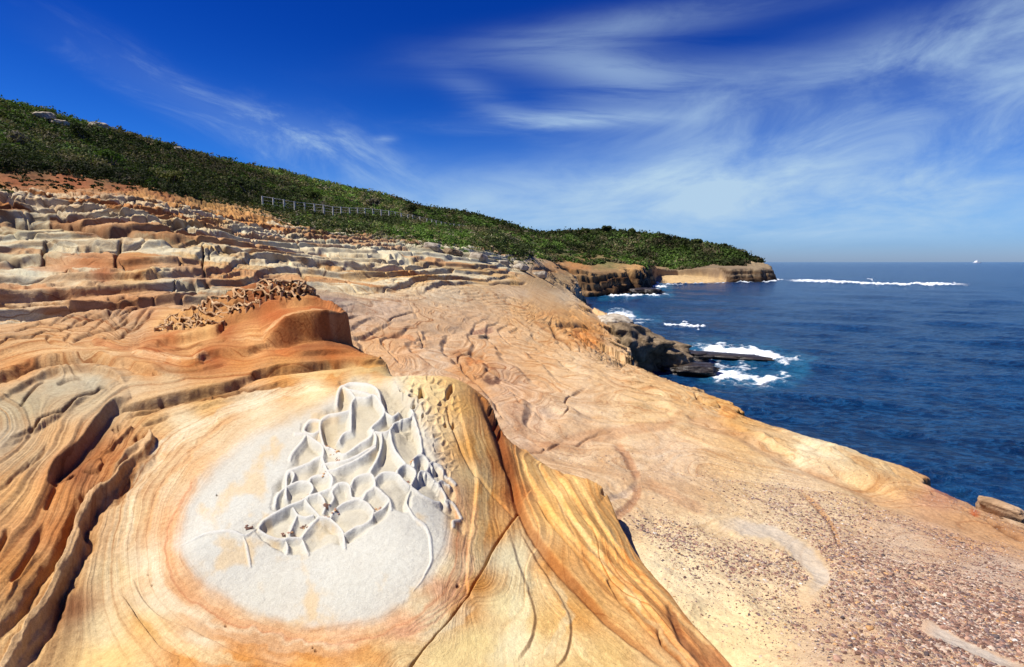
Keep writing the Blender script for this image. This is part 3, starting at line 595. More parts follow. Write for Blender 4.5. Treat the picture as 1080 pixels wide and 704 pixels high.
stroke([(0,520),(20,500),(38,484),(52,470)], 2.4, 6, 'crack', lay=O_, dirt_shade=.2, jit=2); stroke([(0,640),(20,610),(40,580)], 2.4, 5, 'ridge', lay=O_, jit=2)
stroke([(-10,406),(10,398),(30,389),(60,384),(100,381),(130,386),(160,394)], 2.6, 11, 'step', W=14, side=1, lay=O_, dirt_shade=.2, taper=False)
stroke([(-10,405),(15,400),(34,391),(60,386.5),(100,383.5),(128,388)], 2.0, 9, 'crack', lay=O_, dirt_shade=.55)
stroke([(130,386),(150,392),(185,394),(215,392),(245,384)], 2, 5, 'crack', lay=O_, dirt_shade=.2)
stroke([(-6,426),(20,412),(38,402),(60,394),(90,391),(118,396),(132,406)], 1.8, 8, 'step', W=12, side=1, lay=O_, dirt_shade=.25)
stroke([(20,432),(34,412),(48,402)], 1.4, 6, 'crack', lay=O_, dirt_shade=.35)
stroke([(60,407),(74,402),(88,401)], 1.6, 6, 'crack', lay=O_, dirt_shade=.4)
stroke([(118,433),(150,427),(200,417),(240,409),(262,402),(275,394),(300,391),(340,387),(385,382),(405,383)], 1.7, 9, 'step', W=14, side=1, lay=O_, dirt_shade=.35)
stroke([(118,434),(150,429),(200,419),(240,411),(262,404)], 1.6, 7, 'crack', lay=O_, dirt_shade=.6)
stroke([(268,397),(300,393),(340,388),(380,384)], 1.0, 6, 'crack', lay=O_, dirt_shade=.5)
stroke([(134,446),(150,434),(175,427),(210,421),(240,416),(270,410),(320,404)], 1.9, 7, 'crack', lay=O_, dirt_shade=.45, jit=2, col=(160,110,56), cw=4, ca=.5)
stroke([(150,452),(165,446),(180,441)], 1.8, 5, 'crack', lay=O_, dirt_shade=.4, jit=2)
stroke([(180,440),(230,424),(290,414),(360,404)], 2, 4, 'step', W=10, side=1, lay=O_)
# brown capped ridge
stroke([(280,364),(300,358),(318,352),(336,350.5),(355,351),(372,354),(388,363),(402,376)], 2.4, 36, 'step', W=24, side=1, lay=O_, dirt_shade=.25)
stroke([(205,384),(222,377),(240,376),(262,374),(285,366)], 2, 10, 'step', W=12, side=1, lay=O_, dirt_shade=.2)
stroke([(140,378),(165,380),(200,386),(215,386)], 2, 7, 'step', W=10, side=1, lay=O_)
stroke([(172,372),(200,366),(230,362),(240,358)], 1, 4, 'crack', lay=O_, dirt_shade=.4)
stroke([(150,371),(178,363),(205,358),(228,352),(240,342),(262,334),(300,328),(335,329),(352,338),(365,351)], 2.2, 13, 'step', W=16, side=1, lay=O_)
stroke([(290,371),(320,376),(350,376),(382,372)], 2, 6, 'step', W=10, side=1, lay=O_)
# folded swirl above
stroke([(76,362),(86,356),(100,351),(120,347),(132,340),(136,336)], 1.7, 9, 'crack', lay=O_, dirt_shade=.5)
stroke([(108,361),(122,358),(136,352)], 2.0, 8, 'crack', lay=O_, dirt_shade=.55)
for P in ([(136,352),(150,344),(160,332),(168,326)], [(126,356),(142,345),(150,332),(160,322)], [(110,350),(128,336),(146,322),(158,318)], [(92,350),(112,336),(135,320)], [(70,348),(84,338),(110,324)], [(50,346),(60,336),(92,322)], [(60,352),(52,360),(66,366),(100,368)], [(78,350),(68,358),(84,364),(110,366)]):
    stroke(P, 1.3, 4.5, 'crack', lay=O_, dirt_shade=.28, jit=1.5)
stroke([(96,361),(108,366),(125,370),(146,371)], 1.6, 5, 'step', W=8, side=1, lay=O_, col=(180,112,64), cw=3, ca=.6)
# --- benches, joints of the upper ledges; ledge shadows painted in as dark lines
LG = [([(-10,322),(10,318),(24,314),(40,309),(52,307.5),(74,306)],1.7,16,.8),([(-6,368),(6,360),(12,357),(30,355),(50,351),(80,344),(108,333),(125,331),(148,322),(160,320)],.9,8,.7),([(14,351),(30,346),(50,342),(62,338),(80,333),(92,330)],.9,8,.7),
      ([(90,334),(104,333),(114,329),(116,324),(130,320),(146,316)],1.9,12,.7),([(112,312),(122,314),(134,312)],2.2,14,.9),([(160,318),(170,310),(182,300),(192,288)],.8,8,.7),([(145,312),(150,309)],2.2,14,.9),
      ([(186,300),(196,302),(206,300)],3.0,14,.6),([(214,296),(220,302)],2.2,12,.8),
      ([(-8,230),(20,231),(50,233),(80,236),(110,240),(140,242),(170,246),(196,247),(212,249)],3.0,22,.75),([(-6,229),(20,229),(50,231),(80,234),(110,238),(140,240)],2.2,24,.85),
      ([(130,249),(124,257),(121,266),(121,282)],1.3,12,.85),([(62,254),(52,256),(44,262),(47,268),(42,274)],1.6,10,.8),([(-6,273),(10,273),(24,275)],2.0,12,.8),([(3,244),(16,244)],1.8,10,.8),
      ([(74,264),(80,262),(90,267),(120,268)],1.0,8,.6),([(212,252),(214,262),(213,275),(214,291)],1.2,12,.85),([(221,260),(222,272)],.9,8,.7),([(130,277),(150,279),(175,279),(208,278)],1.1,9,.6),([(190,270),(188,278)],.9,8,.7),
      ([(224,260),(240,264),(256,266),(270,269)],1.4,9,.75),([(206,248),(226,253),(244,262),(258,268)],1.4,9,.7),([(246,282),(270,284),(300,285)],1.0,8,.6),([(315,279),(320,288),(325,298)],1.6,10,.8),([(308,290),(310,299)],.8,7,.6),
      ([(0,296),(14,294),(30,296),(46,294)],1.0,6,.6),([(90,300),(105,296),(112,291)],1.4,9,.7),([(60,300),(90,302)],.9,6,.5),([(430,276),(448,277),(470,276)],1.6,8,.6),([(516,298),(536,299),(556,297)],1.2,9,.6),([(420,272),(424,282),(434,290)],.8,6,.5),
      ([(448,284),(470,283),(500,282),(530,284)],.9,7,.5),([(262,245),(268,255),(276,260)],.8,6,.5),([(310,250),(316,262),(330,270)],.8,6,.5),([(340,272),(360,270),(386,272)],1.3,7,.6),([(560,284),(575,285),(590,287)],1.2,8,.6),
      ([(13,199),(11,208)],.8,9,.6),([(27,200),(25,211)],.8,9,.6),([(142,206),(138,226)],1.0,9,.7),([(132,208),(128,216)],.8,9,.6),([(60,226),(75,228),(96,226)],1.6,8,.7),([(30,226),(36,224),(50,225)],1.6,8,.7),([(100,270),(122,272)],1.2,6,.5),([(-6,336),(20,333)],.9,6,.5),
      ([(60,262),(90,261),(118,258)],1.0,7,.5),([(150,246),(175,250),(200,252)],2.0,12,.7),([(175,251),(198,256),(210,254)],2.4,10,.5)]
for P, w, A, st in LG: stroke(P, w, A * .8, 'crack', dirt_shade=st, jit=1.2)
for P in ([(-10,300),(30,300),(70,297),(110,300)], [(0,285),(50,283),(100,284),(130,288)], [(10,262),(60,258),(120,262)], [(140,286),(180,285),(220,290),(280,286)], [(240,272),(300,274),(360,280),(420,282)], [(300,262),(360,268),(420,272),(480,270)]):
    stroke(P, 1.3, 7, 'step', W=7, side=1, jit=2)
# --- platform
PL = [([(407,343),(416,336),(430,332),(442,331)],.9,5,.6),([(484,384),(486,377),(496,374),(508,373),(512,376)],1.0,5,.5),([(486,380),(492,392),(505,402),(516,410)],1.3,6,.4),([(516,388),(510,395),(500,398)],1.2,4,.3),
      ([(577,337),(583,350),(590,360),(606,370)],1.4,8,.8),([(584,341),(600,342),(612,343),(626,346)],1.6,7,.7),([(440,352),(446,360),(444,366)],1.0,4,.4),([(434,366),(450,364),(480,370),(500,372)],.7,3,.3),
      ([(590,440),(600,428),(596,420),(604,412),(620,408)],1.0,4,.3),([(520,470),(560,474),(600,468),(650,455)],.9,4,.3),([(575,445),(560,430),(548,424),(540,410)],1.0,3,.3),([(380,357),(400,356),(420,352)],.8,4,.4),
      ([(733,412),(740,420),(752,428),(765,432)],1.3,8,.4),([(806,462),(830,470),(860,486),(890,500)],1.0,5,.3),([(880,476),(905,492),(930,505)],1.3,5,.4),([(920,484),(960,508),(1000,530),(1040,552)],1.0,5,.4),([(1036,548),(1060,560),(1080,570)],1.3,6,.6)]
for P, w, A, st in PL: stroke(P, w, A, 'crack', lay=P_, dirt_shade=st, jit=1.5)
stroke([(545,466),(570,470),(600,464),(650,456),(700,448),(722,438)], 6, 0, 'crack', lay=P_, col=(196,146,104), cw=7, ca=.5)
stroke([(650,462),(658,478),(668,492),(674,506)], 3.5, 3, 'crack', lay=P_, col=(186,134,96), cw=6, ca=.65)
stroke([(676,506),(665,514),(650,522),(638,530)], 3, 3, 'crack', lay=P_, col=(206,186,164), cw=5, ca=.7)
stroke([(672,508),(672,520),(664,532),(652,544),(648,556)], 3.5, 3, 'crack', lay=P_, col=(178,126,92), cw=6, ca=.65)
stroke([(676,504),(700,516),(724,530),(745,538)], 5, 2, 'crack', lay=P_, col=(206,164,126), cw=8, ca=.5)
stroke([(730,440),(790,466),(840,490),(900,514),(960,536),(1040,562),(1100,585)], 5, 5, 'crack', lay=P_, col=(206,166,124), cw=8, ca=.6, taper=False)
stroke([(760,446),(800,462),(850,484),(910,508),(970,530)], 2.2, 6, 'step', W=14, side=1, lay=P_)
stroke([(844,518),(858,530),(872,545),(880,562),(884,582)], 2.2, 4, 'crack', lay=P_, col=(196,146,92), cw=4, ca=.8)
stroke([(760,552),(785,556),(815,565),(845,580),(862,598),(866,612),(852,628)], 8, 3, 'crack', lay=P_, jit=2.5, col=(212,200,182), cw=10.5, ca=.75, strata=.05)
stroke([(978,662),(1005,676),(1035,690),(1075,706)], 5, 3, 'crack', lay=P_, col=(204,194,180), cw=6, ca=.8, strata=.05)
stroke([(652,606),(680,632),(700,655),(730,690),(745,706)], 6, 3, 'crack', lay=P_, col=(214,172,124), cw=10, ca=.4)
stroke([(380,358),(410,354),(430,356),(436,362)], 3, 3, 'crack', lay=P_, col=(202,140,88), cw=4, ca=.6)
stroke([(560,333),(590,329),(612,333)], 3, 0, 'ridge', lay=P_, col=(224,172,112), cw=4, ca=.6)
stroke([(600,347),(618,353),(628,364)], 3, 1, 'crack', lay=P_, col=(208,140,80), cw=5, ca=.55)
stroke([(510,396),(520,402),(528,395)], 4, 3, 'crack', lay=P_, col=(120,84,66), cw=5, ca=.9)
stroke([(492,384),(500,380),(510,384)], 4, 3, 'crack', lay=P_, col=(206,140,84), cw=6, ca=.8)
stroke([(505,355),(512,357),(517,354)], 2, 2, 'crack', lay=P_, col=(96,90,84), cw=2.4, ca=.9)
stroke([(496,348),(508,350),(522,347)], 3, 2, 'crack', lay=P_, col=(160,120,104), cw=4, ca=.7)
stroke([(870,462),(885,470),(905,480),(920,484)], 5, 2, 'crack', lay=P_, col=(236,224,196), cw=8, ca=.8, strata=.1)
stroke([(985,512),(1000,518),(1012,524)], 6, 0, 'crack', lay=P_, col=(150,92,82), cw=9, ca=.7)
stroke([(1022,541),(1034,546)], 4, 0, 'crack', lay=P_, col=(200,104,54), cw=5, ca=.9)
stroke([(760,432),(770,438),(775,446)], 5, 3, 'ridge', lay=P_, col=(226,166,94), cw=8, ca=.8)

# --- white honeycomb of the dome: thin standing walls round sunken cells
HCP = [(268,556),(300,538),(288,535),(292,510),(303,498),(312,482),(322,462),(320,448),(340,436),(356,424),(360,404),(385,398),(410,402),(428,420),(440,436),(448,470),(462,490),(474,508),(486,540),(488,562),(470,540),(452,528),(436,520),(430,538),(414,536),(404,546),(388,556),(366,572),(345,572),(322,582),(300,582),(280,568)]
HW = [[(188,578),(200,571),(215,565),(232,562),(246,562),(258,566),(266,562),(274,556)],[(257,566),(260,576),(262,588),(264,598)],[(273,557),(279,549),(289,543),(306,533),(323,526),(336,521),(348,516),(356,511)],[(273,560),(285,566),(297,569),(307,567),(318,567)],[(301,569),(303,576),(303,584)],[(318,567),(321,575),(325,585)],
      [(318,567),(323,559),(330,551),(336,546)],[(309,536),(314,543),(322,546),(330,544)],[(313,545),(309,553),(306,563)],[(323,528),(327,534),(333,541),(338,546)],[(336,546),(345,546),(352,550),(360,558),(363,567),(364,578)],[(349,546),(354,538),(364,531),(376,528),(386,530),(394,538)],[(394,538),(392,547),(384,553),(374,556),(364,562)],
      [(383,527),(386,521),(391,517),(396,514),(405,521),(411,528),(413,538)],[(411,529),(404,537),(395,541)],[(356,511),(363,510),(368,513),(370,521),(372,526),(383,526)],[(370,513),(374,506),(381,502),(391,501),(395,507),(396,514)],[(396,506),(402,500),(408,499),(418,500),(425,506),(432,512)],[(419,497),(423,493),(429,491),(437,495),(439,502),(434,511)],
      [(434,513),(440,519),(446,524),(456,529),(464,530)],[(433,516),(430,524),(429,533),(435,545),(443,551),(449,557),(454,570),(455,586),(452,599),(444,614),(436,624)],[(442,503),(444,498),(452,500),(460,510),(468,521),(472,531)],[(437,492),(436,486),(441,481),(448,482),(453,490),(449,500)],[(456,494),(454,490),(458,488),(466,494),(472,504),(480,512)],[(472,534),(470,529),(476,530),(482,538),(486,546)],[(478,556),(478,550),(484,548)],[(464,516),(462,510),(466,508),(474,514)],
      [(336,521),(341,526),(343,534),(341,541)],[(356,512),(350,519),(352,527),(346,534)],[(341,485),(345,497),(350,505),(348,517)],[(341,485),(338,482),(324,490),(306,497),(302,504),(302,514),(302,526)],[(302,514),(308,511),(316,508),(326,509),(330,517),(325,526)],[(326,508),(328,504),(335,501),(345,501)],[(302,514),(296,519),(292,526),(290,534)],[(306,497),(310,500),(306,512)],
      [(355,427),(357,416),(361,408),(367.5,411),(374,419),(371,425),(370,442),(370,455)],[(370,455),(362,458),(358,464)],[(374,419),(386,419),(395,417),(402,425),(405,435),(400,444),(392,452),(396,460),(396,470)],[(370,434),(355,437),(346,438),(338,444),(337,452),(340,462),(342,470)],[(338,444),(330,443),(325,446),(321,455),(330,458),(337,454)],[(311,458),(322,459),(320,466),(310,478),(306,486)],[(342,470),(350,474),(362,479),(377,470),(389,463),(394,454)],
      [(340,490),(350,488),(361,487),(380,479),(396,470)],[(343,498),(362,492),(381,482),(396,472)],[(396,456),(402,457),(410,455),(417,446),(430,442),(436,436)],[(411,455),(414,471),(422,483),(428,490)],[(434,433),(439,447),(443,463),(445,478),(440,481)],[(402,458),(402,471),(398,484),(391,498)],[(367,411),(380,413),(392,417)],[(361,408),(372,404),(386,405),(398,411),(402,425)],[(405,435),(414,440),(420,436)],[(322,458),(332,464),(340,470),(340,485)]]
i = select(180, 505, 380, 632, O_, None); i = i[DEPf[i] < 8]
u, v = Uf[i], Vf[i]
wu_ = u + .7 * fbm(u * .07, v * .07, 2, 91); wv_ = v + .7 * fbm(u * .07, v * .07, 2, 95)
dmin = np.full(len(i), 99.0); wid = np.ones(len(i))
for k, P in enumerate(HW):
    Q = smooth(P); d, _, par = seg_dist(wu_, wv_, Q); n = len(Q) - 1
    if k in (0, 1, 4, 5, 20): d = d + 1.6 * (1 - np.clip(np.minimum(par, n - par + (3 if k else 0)) / (n * .4), 0, 1))
    dmin = np.minimum(dmin, d)
sdh = sdf(u, v, smooth(HCP + [HCP[0]], 3)[:-1]) + 1.5 * fbm(u * .08, v * .08, 2, 3)
inn = sstep(sdh, -4, 5); deep = 5.6 + 3.0 * vnoise(u / 16, v / 12, 77) + 1.4 * sstep(-v, -480, -430)
bowl = sstep(dmin, .7, 5.6) ** .75
Zf[i] -= DEPf[i] / F * inn * deep * bowl
free = (1 - inn)
Zf[i] += DEPf[i] / F * free * 1.5 * (1 - sstep(dmin, .6, 2.6))
Zf[i] += DEPf[i] / F * inn * .8 * (1 - sstep(dmin, .4, 1.6))
f = (.8 * (1 - sstep(dmin, .8, 2.2)))[:, None]; COLf[i] = COLf[i] * (1 - f) + lin((230, 228, 217)) * .70 * f; STRf[i] *= (1 - f[:, 0])
# sandy floors of the cells
f = (inn * sstep(dmin, 2.4, 6) * (.45 + .3 * sstep(-v, -520, -440)))[:, None]; COLf[i] = COLf[i] * (1 - f) + lin((216, 202, 168)) * .66 * f
# small shallow pockets over the shoulder of the dome
i = select(400, 500, 388, 520, O_, None); i = i[DEPf[i] < 8.5]; u, v = Uf[i], Vf[i]
m = np.exp(-(((u - 447) / 34) ** 2 + ((v - 428) / 30) ** 2) ** 1.5) + .7 * np.exp(-(((u - 468) / 14) ** 2 + ((v - 480) / 40) ** 2) ** 1.5)
f1, f2, cid = worley((u + 2 * fbm(u * .1, v * .1, 2, 5)) / 9.0, (v + 2 * fbm(u * .1, v * .1, 2, 6)) / 7.0, 44)
Zf[i] -= np.clip(m, 0, 1) * DEPf[i] / F * (1.2 + 3.2 * cid ** 2) * sstep(f2 - f1, .08, .45)

# --- lacy brown honeycomb on top of the capped ridge: knobbly walls with shade painted into the hollows
LACE = [(164,352),(176,336),(196,322),(214,314),(236,309),(262,304),(284,297),(302,298),(316,306),(330,311),(335,322),(322,329),(300,326),(270,331),(250,336),(236,346),(214,352),(190,354)]
i = select(150, 345, 285, 362, None, None); i = i[(DEPf[i] > 7.2) & (DEPf[i] < 13)]
sl_ = sdf(Uf[i], Vf[i], LACE); u, v = Uf[i], Vf[i]
m = sstep(sl_ + 3 * fbm(u * .08, v * .1, 2, 4), -2, 3)
wx = u + 3 * fbm(u * .07, v * .12, 2, 6); wy = v + 2 * fbm(u * .07, v * .12, 2, 8)
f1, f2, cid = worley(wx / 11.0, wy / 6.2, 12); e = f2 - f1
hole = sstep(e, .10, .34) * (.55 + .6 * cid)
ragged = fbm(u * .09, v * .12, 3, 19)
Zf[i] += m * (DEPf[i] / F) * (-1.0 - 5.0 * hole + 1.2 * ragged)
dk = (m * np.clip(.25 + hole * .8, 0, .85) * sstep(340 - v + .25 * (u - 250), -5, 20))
DRKf[i] = np.maximum(DRKf[i], dk)

# --- crumbling orange bed above the benches, heath soil: rough
i = select(-200, 520, 120, 262, None, None); i = i[(DEPf[i] > 22)]
x_, y_ = X.ravel()[i], Y.ravel()[i]
mo = sstep(Vf[i], 196, 201) * (1 - sstep(Vf[i] - .115 * np.maximum(Uf[i], 0), 215, 221))
f1, f2, cid = worley(x_ * 1.3, y_ * .9, 31)
Zf[i] += mo * (.20 * (cid - .5) - .16 * np.exp(-((f2 - f1) / .10) ** 2) + .10 * fbm(x_ * 3, y_ * 3, 3, 33)); DRKf[i] = np.maximum(DRKf[i], mo * .55 * np.exp(-((f2 - f1) / .10) ** 2))
Zf[i] += (1 - mo) * .10 * fbm(x_ * 1.5, y_ * 1.5, 4, 35) * sstep(-Vf[i], -200, -190)

# gravel cover mask (where small stones lie thickly)
def blob(u0, v0, ru, rv, a=1, ang=0):
    ca, sa = math.cos(math.radians(ang)), math.sin(math.radians(ang)); du, dv = Uf - u0, Vf - v0
    return a * np.exp(-(((du * ca + dv * sa) / ru) ** 2 + ((dv * ca - du * sa) / rv) ** 2))
g = .10 * (Uf > 700) * (Vf > 450) + blob(980, 640, 180, 85, 1.25, 25) + blob(1060, 600, 90, 60, .7) + blob(780, 500, 90, 28, .7, 15) + blob(620, 485, 50, 14, .8, 10) + blob(690, 545, 45, 24, .9, 30) + blob(760, 590, 90, 50, .35) + blob(890, 560, 70, 30, .5, 20) + blob(1000, 515, 30, 9, .9, 25) + blob(345, 320, 45, 9, 1.0, 3) + blob(640, 430, 60, 10, .4) + blob(580, 445, 40, 10, .4)
Xf, Yf = X.ravel(), Y.ravel()
near_ = Yf < 40
GRVf = np.where(~LAYf & near_, np.clip(g * (.75 + .6 * fbm(Xf * .9, Yf * .9, 3, 103)), 0, 1), 0)
# bare veins carry no stones
for P, w_ in (([(760,552),(785,556),(815,565),(845,580),(862,598),(866,612),(852,628)], 11), ([(978,662),(1005,676),(1035,690),(1075,706)], 6), ([(730,440),(790,466),(840,490),(900,514),(960,536),(1040,562)], 9)):
    Q = smooth(P); j = select(Q[:, 0].min() - 15, Q[:, 0].max() + 15, Q[:, 1].min() - 15, Q[:, 1].max() + 15, P_, None)
    d, _, _ = seg_dist(Uf[j], Vf[j], Q); GRVf[j] *= sstep(d, w_ * .7, w_ * 1.15)

# sea-washed foot of the cliffs is dark with weed
wet = (1 - sstep(Zf + .5 * fbm(Xf * .2, Yf * .2, 3, 111), .5, 2.0)) * (~((BD.ravel() > -4) & (Yf > 200)))
COLf = COLf * (1 - wet[:, None]) + wet[:, None] * np.array([.030, .022, .015])
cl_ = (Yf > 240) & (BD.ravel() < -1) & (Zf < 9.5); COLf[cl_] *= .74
# far cliffs: darker joints between the beds
fc = sstep(Yf, 130, 170) * (1 - sstep(Zf, 6, 9)) * (BD.ravel() < -1)
DRKf = np.maximum(DRKf, fc * .85 * sstep(n1(Zf * 1.15 + .5 * fbm(Xf * .03, Yf * .03, 2, 5), 113) + .15 * fbm(Xf * .08, Yf * .08, 2, 114), -.1, .25))
Z = Zf.reshape(X.shape)

# ------------------------------------------------------------------ materials
def material(name):
    m = bpy.data.materials.new(name); m.use_nodes = True; t = NT(m.node_tree)
    return m, t, m.node_tree.nodes['Principled BSDF']
def rock_material():
    m, t, b = material('banded sandstone')
    dat = t.new('ShaderNodeAttribute', attribute_name='dat'); sp = t.new('ShaderNodeSeparateColor'); t.put(sp, 0, dat.outputs['Color'])
    s, st, drk = sp.outputs; grv = dat.outputs['Alpha']
    col = t.attr('col', 0)
    P = t.new('ShaderNodeNewGeometry').outputs['Position']
    s = t.m('ADD', t.m('MULTIPLY', s, 20.0), t.m('MULTIPLY', t.m('SUBTRACT', t.noise(P, 3.2, 4), .5), .22))
    s = t.m('ADD', s, t.m('MULTIPLY', t.m('SUBTRACT', t.noise(P, 16, 3), .5), .07))
    a1 = t.noise(None, 1.3, 2, .6, dim='1D', w=s); a2 = t.noise(None, 5.2, 3, .65, dim='1D', w=t.m('ADD', s, 11.3)); a3 = t.noise(None, 19.0, 2, .6, dim='1D', w=t.m('ADD', s, 4.1))
    pf = t.mapr(t.noise(P, 2.3, 4, .6), .40, .62)
    f = t.m('ADD', t.m('MULTIPLY', a1, .66), t.m('ADD', t.m('MULTIPLY', t.m('SUBTRACT', a2, .5), t.m('MULTIPLY', pf, .42)), t.m('ADD', t.m('MULTIPLY', t.m('SUBTRACT', a3, .5), t.m('MULTIPLY', pf, .22)), .17)))
    tint = t.ramp(f, [(.28, (.58, .33, .17)), (.37, (.82, .60, .40)), (.45, (1.0, .91, .78)), (.53, (1.09, 1.06, 1.0)), (.62, (1.20, 1.24, 1.26)), (.72, (.98, .82, .62))])
    patch = t.mapr(t.noise(P, 1.1, 3), .3, .7, .55, 1.15)
    k = t.m('MULTIPLY', t.m('MULTIPLY', st, 1.3), patch, clamp=True)
    c = t.mix(1.0, col, t.mix(k, (1, 1, 1), tint), 'MULTIPLY')
    # thin rusty iron lines along the bedding
    ln = t.m('ABSOLUTE', t.m('SUBTRACT', t.noise(None, 3.1, 1, .5, dim='1D', w=t.m('ADD', s, 33.0)), .5))
    line = t.m('MULTIPLY', t.mapr(ln, 0.0, .012, 1.0, 0.0), t.m('MULTIPLY', k, .75))
    c = t.mix(line, c, t.mix(1.0, c, (.50, .27, .13), 'MULTIPLY'))
    # grain of the sand, blotches of weathering
    smo = t.m('ADD', .30, t.m('MULTIPLY', st, 1.6), clamp=True); gr = t.noise(P, 170, 3, .7); c = t.mix(t.m('MAXIMUM', smo, .55), c, t.mix(t.mapr(gr, .25, .75, smooth=False), (.70, .68, .65), (1.22, 1.23, 1.24)), 'MULTIPLY')
    gr2 = t.noise(P, 31, 5, .65); c = t.mix(smo, c, t.mix(t.mapr(gr2, .25, .75), (.80, .75, .70), (1.12, 1.12, 1.12)), 'MULTIPLY')
    bl = t.noise(P, 1.3, 5, .6); c = t.mix(smo, c, t.mix(t.mapr(bl, .3, .7), (.90, .84, .78), (1.05, 1.06, 1.07)), 'MULTIPLY')
    # small rusty speckles of the pebbly patches
    vo = t.new('ShaderNodeTexVoronoi', feature='F1'); t.put(vo, 'Vector', P); t.put(vo, 'Scale', 105.0)
    vs = t.new('ShaderNodeSeparateColor'); t.put(vs, 0, vo.outputs['Color'])
    spk = t.m('MULTIPLY', t.mapr(vo.outputs['Distance'], .26, .36, 1, 0), t.m('LESS_THAN', vs.outputs[0], t.m('ADD', t.m('MULTIPLY', grv, .75), .0)))
    pc = t.ramp(vs.outputs[1], [(0, (.14, .08, .06)), (.3, (.26, .15, .11)), (.6, (.38, .24, .17)), (.85, (.46, .33, .23)), (1, (.55, .46, .37))])
    c = t.mix(t.m('MULTIPLY', spk, .85), c, pc)
    # dark stain in joints, plus shade painted in gullies and hollows
    c = t.mix(drk, c, t.mix(1.0, c, (.30, .22, .17), 'MULTIPLY'))
    t.put(b, 'Base Color', c); b.inputs['Roughness'].default_value = .92; b.inputs['Specular IOR Level'].default_value = .18
    h = t.m('ADD', t.m('MULTIPLY', a3, t.m('MULTIPLY', t.m('MULTIPLY', k, pf), .006)), t.m('MULTIPLY', a2, t.m('MULTIPLY', t.m('MULTIPLY', k, pf), .012)))
    h = t.m('ADD', h, t.m('ADD', t.m('MULTIPLY', gr, .0028), t.m('ADD', t.m('MULTIPLY', gr2, .008), t.m('MULTIPLY', t.noise(P, 6.0, 9, .72), .020))))
    h = t.m('ADD', h, t.m('MULTIPLY', spk, .006))
    bp = t.new('ShaderNodeBump'); t.put(bp, 'Height', h); t.put(bp, 'Strength', .75); t.put(bp, 'Distance', 1.0); t.put(b, 'Normal', bp.outputs[0])
    return m
ROCK = rock_material()
def plain_rock(name, c1, c2, c3, scale=2.0, bump=.05, rough=.9, spec=.2):
    m, t, b = material(name); P = t.new('ShaderNodeNewGeometry').outputs['Position']
    n = t.noise(P, scale, 6, .65, .4); c = t.ramp(n, [(.3, c1), (.5, c2), (.7, c3)])
    g = t.noise(P, scale * 9, 4, .7); c = t.mix(1.0, c, t.mix(g, (.6, .6, .6), (1.35, 1.35, 1.35)), 'MULTIPLY')
    t.put(b, 'Base Color', c); b.inputs['Roughness'].default_value = rough; b.inputs['Specular IOR Level'].default_value = spec
    bp = t.new('ShaderNodeBump'); t.put(bp, 'Height', t.m('ADD', n, t.m('MULTIPLY', g, .3))); t.put(bp, 'Strength', .8); t.put(bp, 'Distance', bump); t.put(b, 'Normal', bp.outputs[0])
    return m
def foliage_material():
    m, t, b = material('heath leaves'); c = t.attr('col', 0)
    t.put(b, 'Base Color', c); b.inputs['Roughness'].default_value = .75; b.inputs['Specular IOR Level'].default_value = .06
    tr = t.new('ShaderNodeBsdfTranslucent'); t.put(tr, 'Color', t.mix(1.0, c, (1.1, 1.3, .6), 'MULTIPLY'))
    mx = t.new('ShaderNodeMixShader'); t.put(mx, 0, .22); t.l.new(b.outputs[0], mx.inputs[1]); t.l.new(tr.outputs[0], mx.inputs[2])
    t.l.new(mx.outputs[0], t.n['Material Output'].inputs[0]); return m
def vcol_material(name, rough=.85, spec=.2):
    m, t, b = material(name); P = t.new('ShaderNodeNewGeometry').outputs['Position']
    c = t.mix(1.0, t.attr('col', 0), t.mix(t.noise(P, 90, 3), (.6, .6, .6), (1.3, 1.3, 1.3)), 'MULTIPLY')
    t.put(b, 'Base Color', c); b.inputs['Roughness'].default_value = rough; b.inputs['Specular IOR Level'].default_value = spec; return m
LEAF = foliage_material()

# ------------------------------------------------------------------ object helpers
def make_mesh(name, verts, quads, mat, cols=None, dat=None, smooth_=True, parent=None):
    verts = np.asarray(verts, 'f'); quads = np.asarray(quads, 'i'); n = quads.shape[1]
    me = bpy.data.meshes.new(name)
    me.vertices.add(len(verts)); me.vertices.foreach_set('co', verts.ravel())
    me.loops.add(quads.size); me.loops.foreach_set('vertex_index', quads.ravel())
    me.polygons.add(len(quads)); me.polygons.foreach_set('loop_start', np.arange(len(quads), dtype='i') * n); me.polygons.foreach_set('loop_total', np.full(len(quads), n, 'i'))
    if smooth_: me.polygons.foreach_set('use_smooth', np.ones(len(quads), bool))
    for nm, arr in (('col', cols), ('dat', dat)):
        if arr is not None:
            a = me.attributes.new(nm, 'FLOAT_COLOR', 'POINT'); arr = np.asarray(arr, 'f')
            if arr.shape[1] == 3: arr = np.c_[arr, np.ones(len(arr), 'f')]
            a.data.foreach_set('color', np.ascontiguousarray(arr, 'f').ravel())
    me.update(calc_edges=True); me.materials.append(mat)
    o = bpy.data.objects.new(name, me); C.objects.link(o)
    if parent is not None: o.parent = parent
    return o
def tag(o, label=None, cat=None, group=None, kind=None):
    for k, v in (('label', label), ('category', cat), ('group', group), ('kind', kind)):
        if v: o[k] = v
    return o
def empty(name, loc=(0, 0, 0)):
    o = bpy.data.objects.new(name, None); C.objects.link(o); o.location = loc; o.empty_display_size = .2; return o

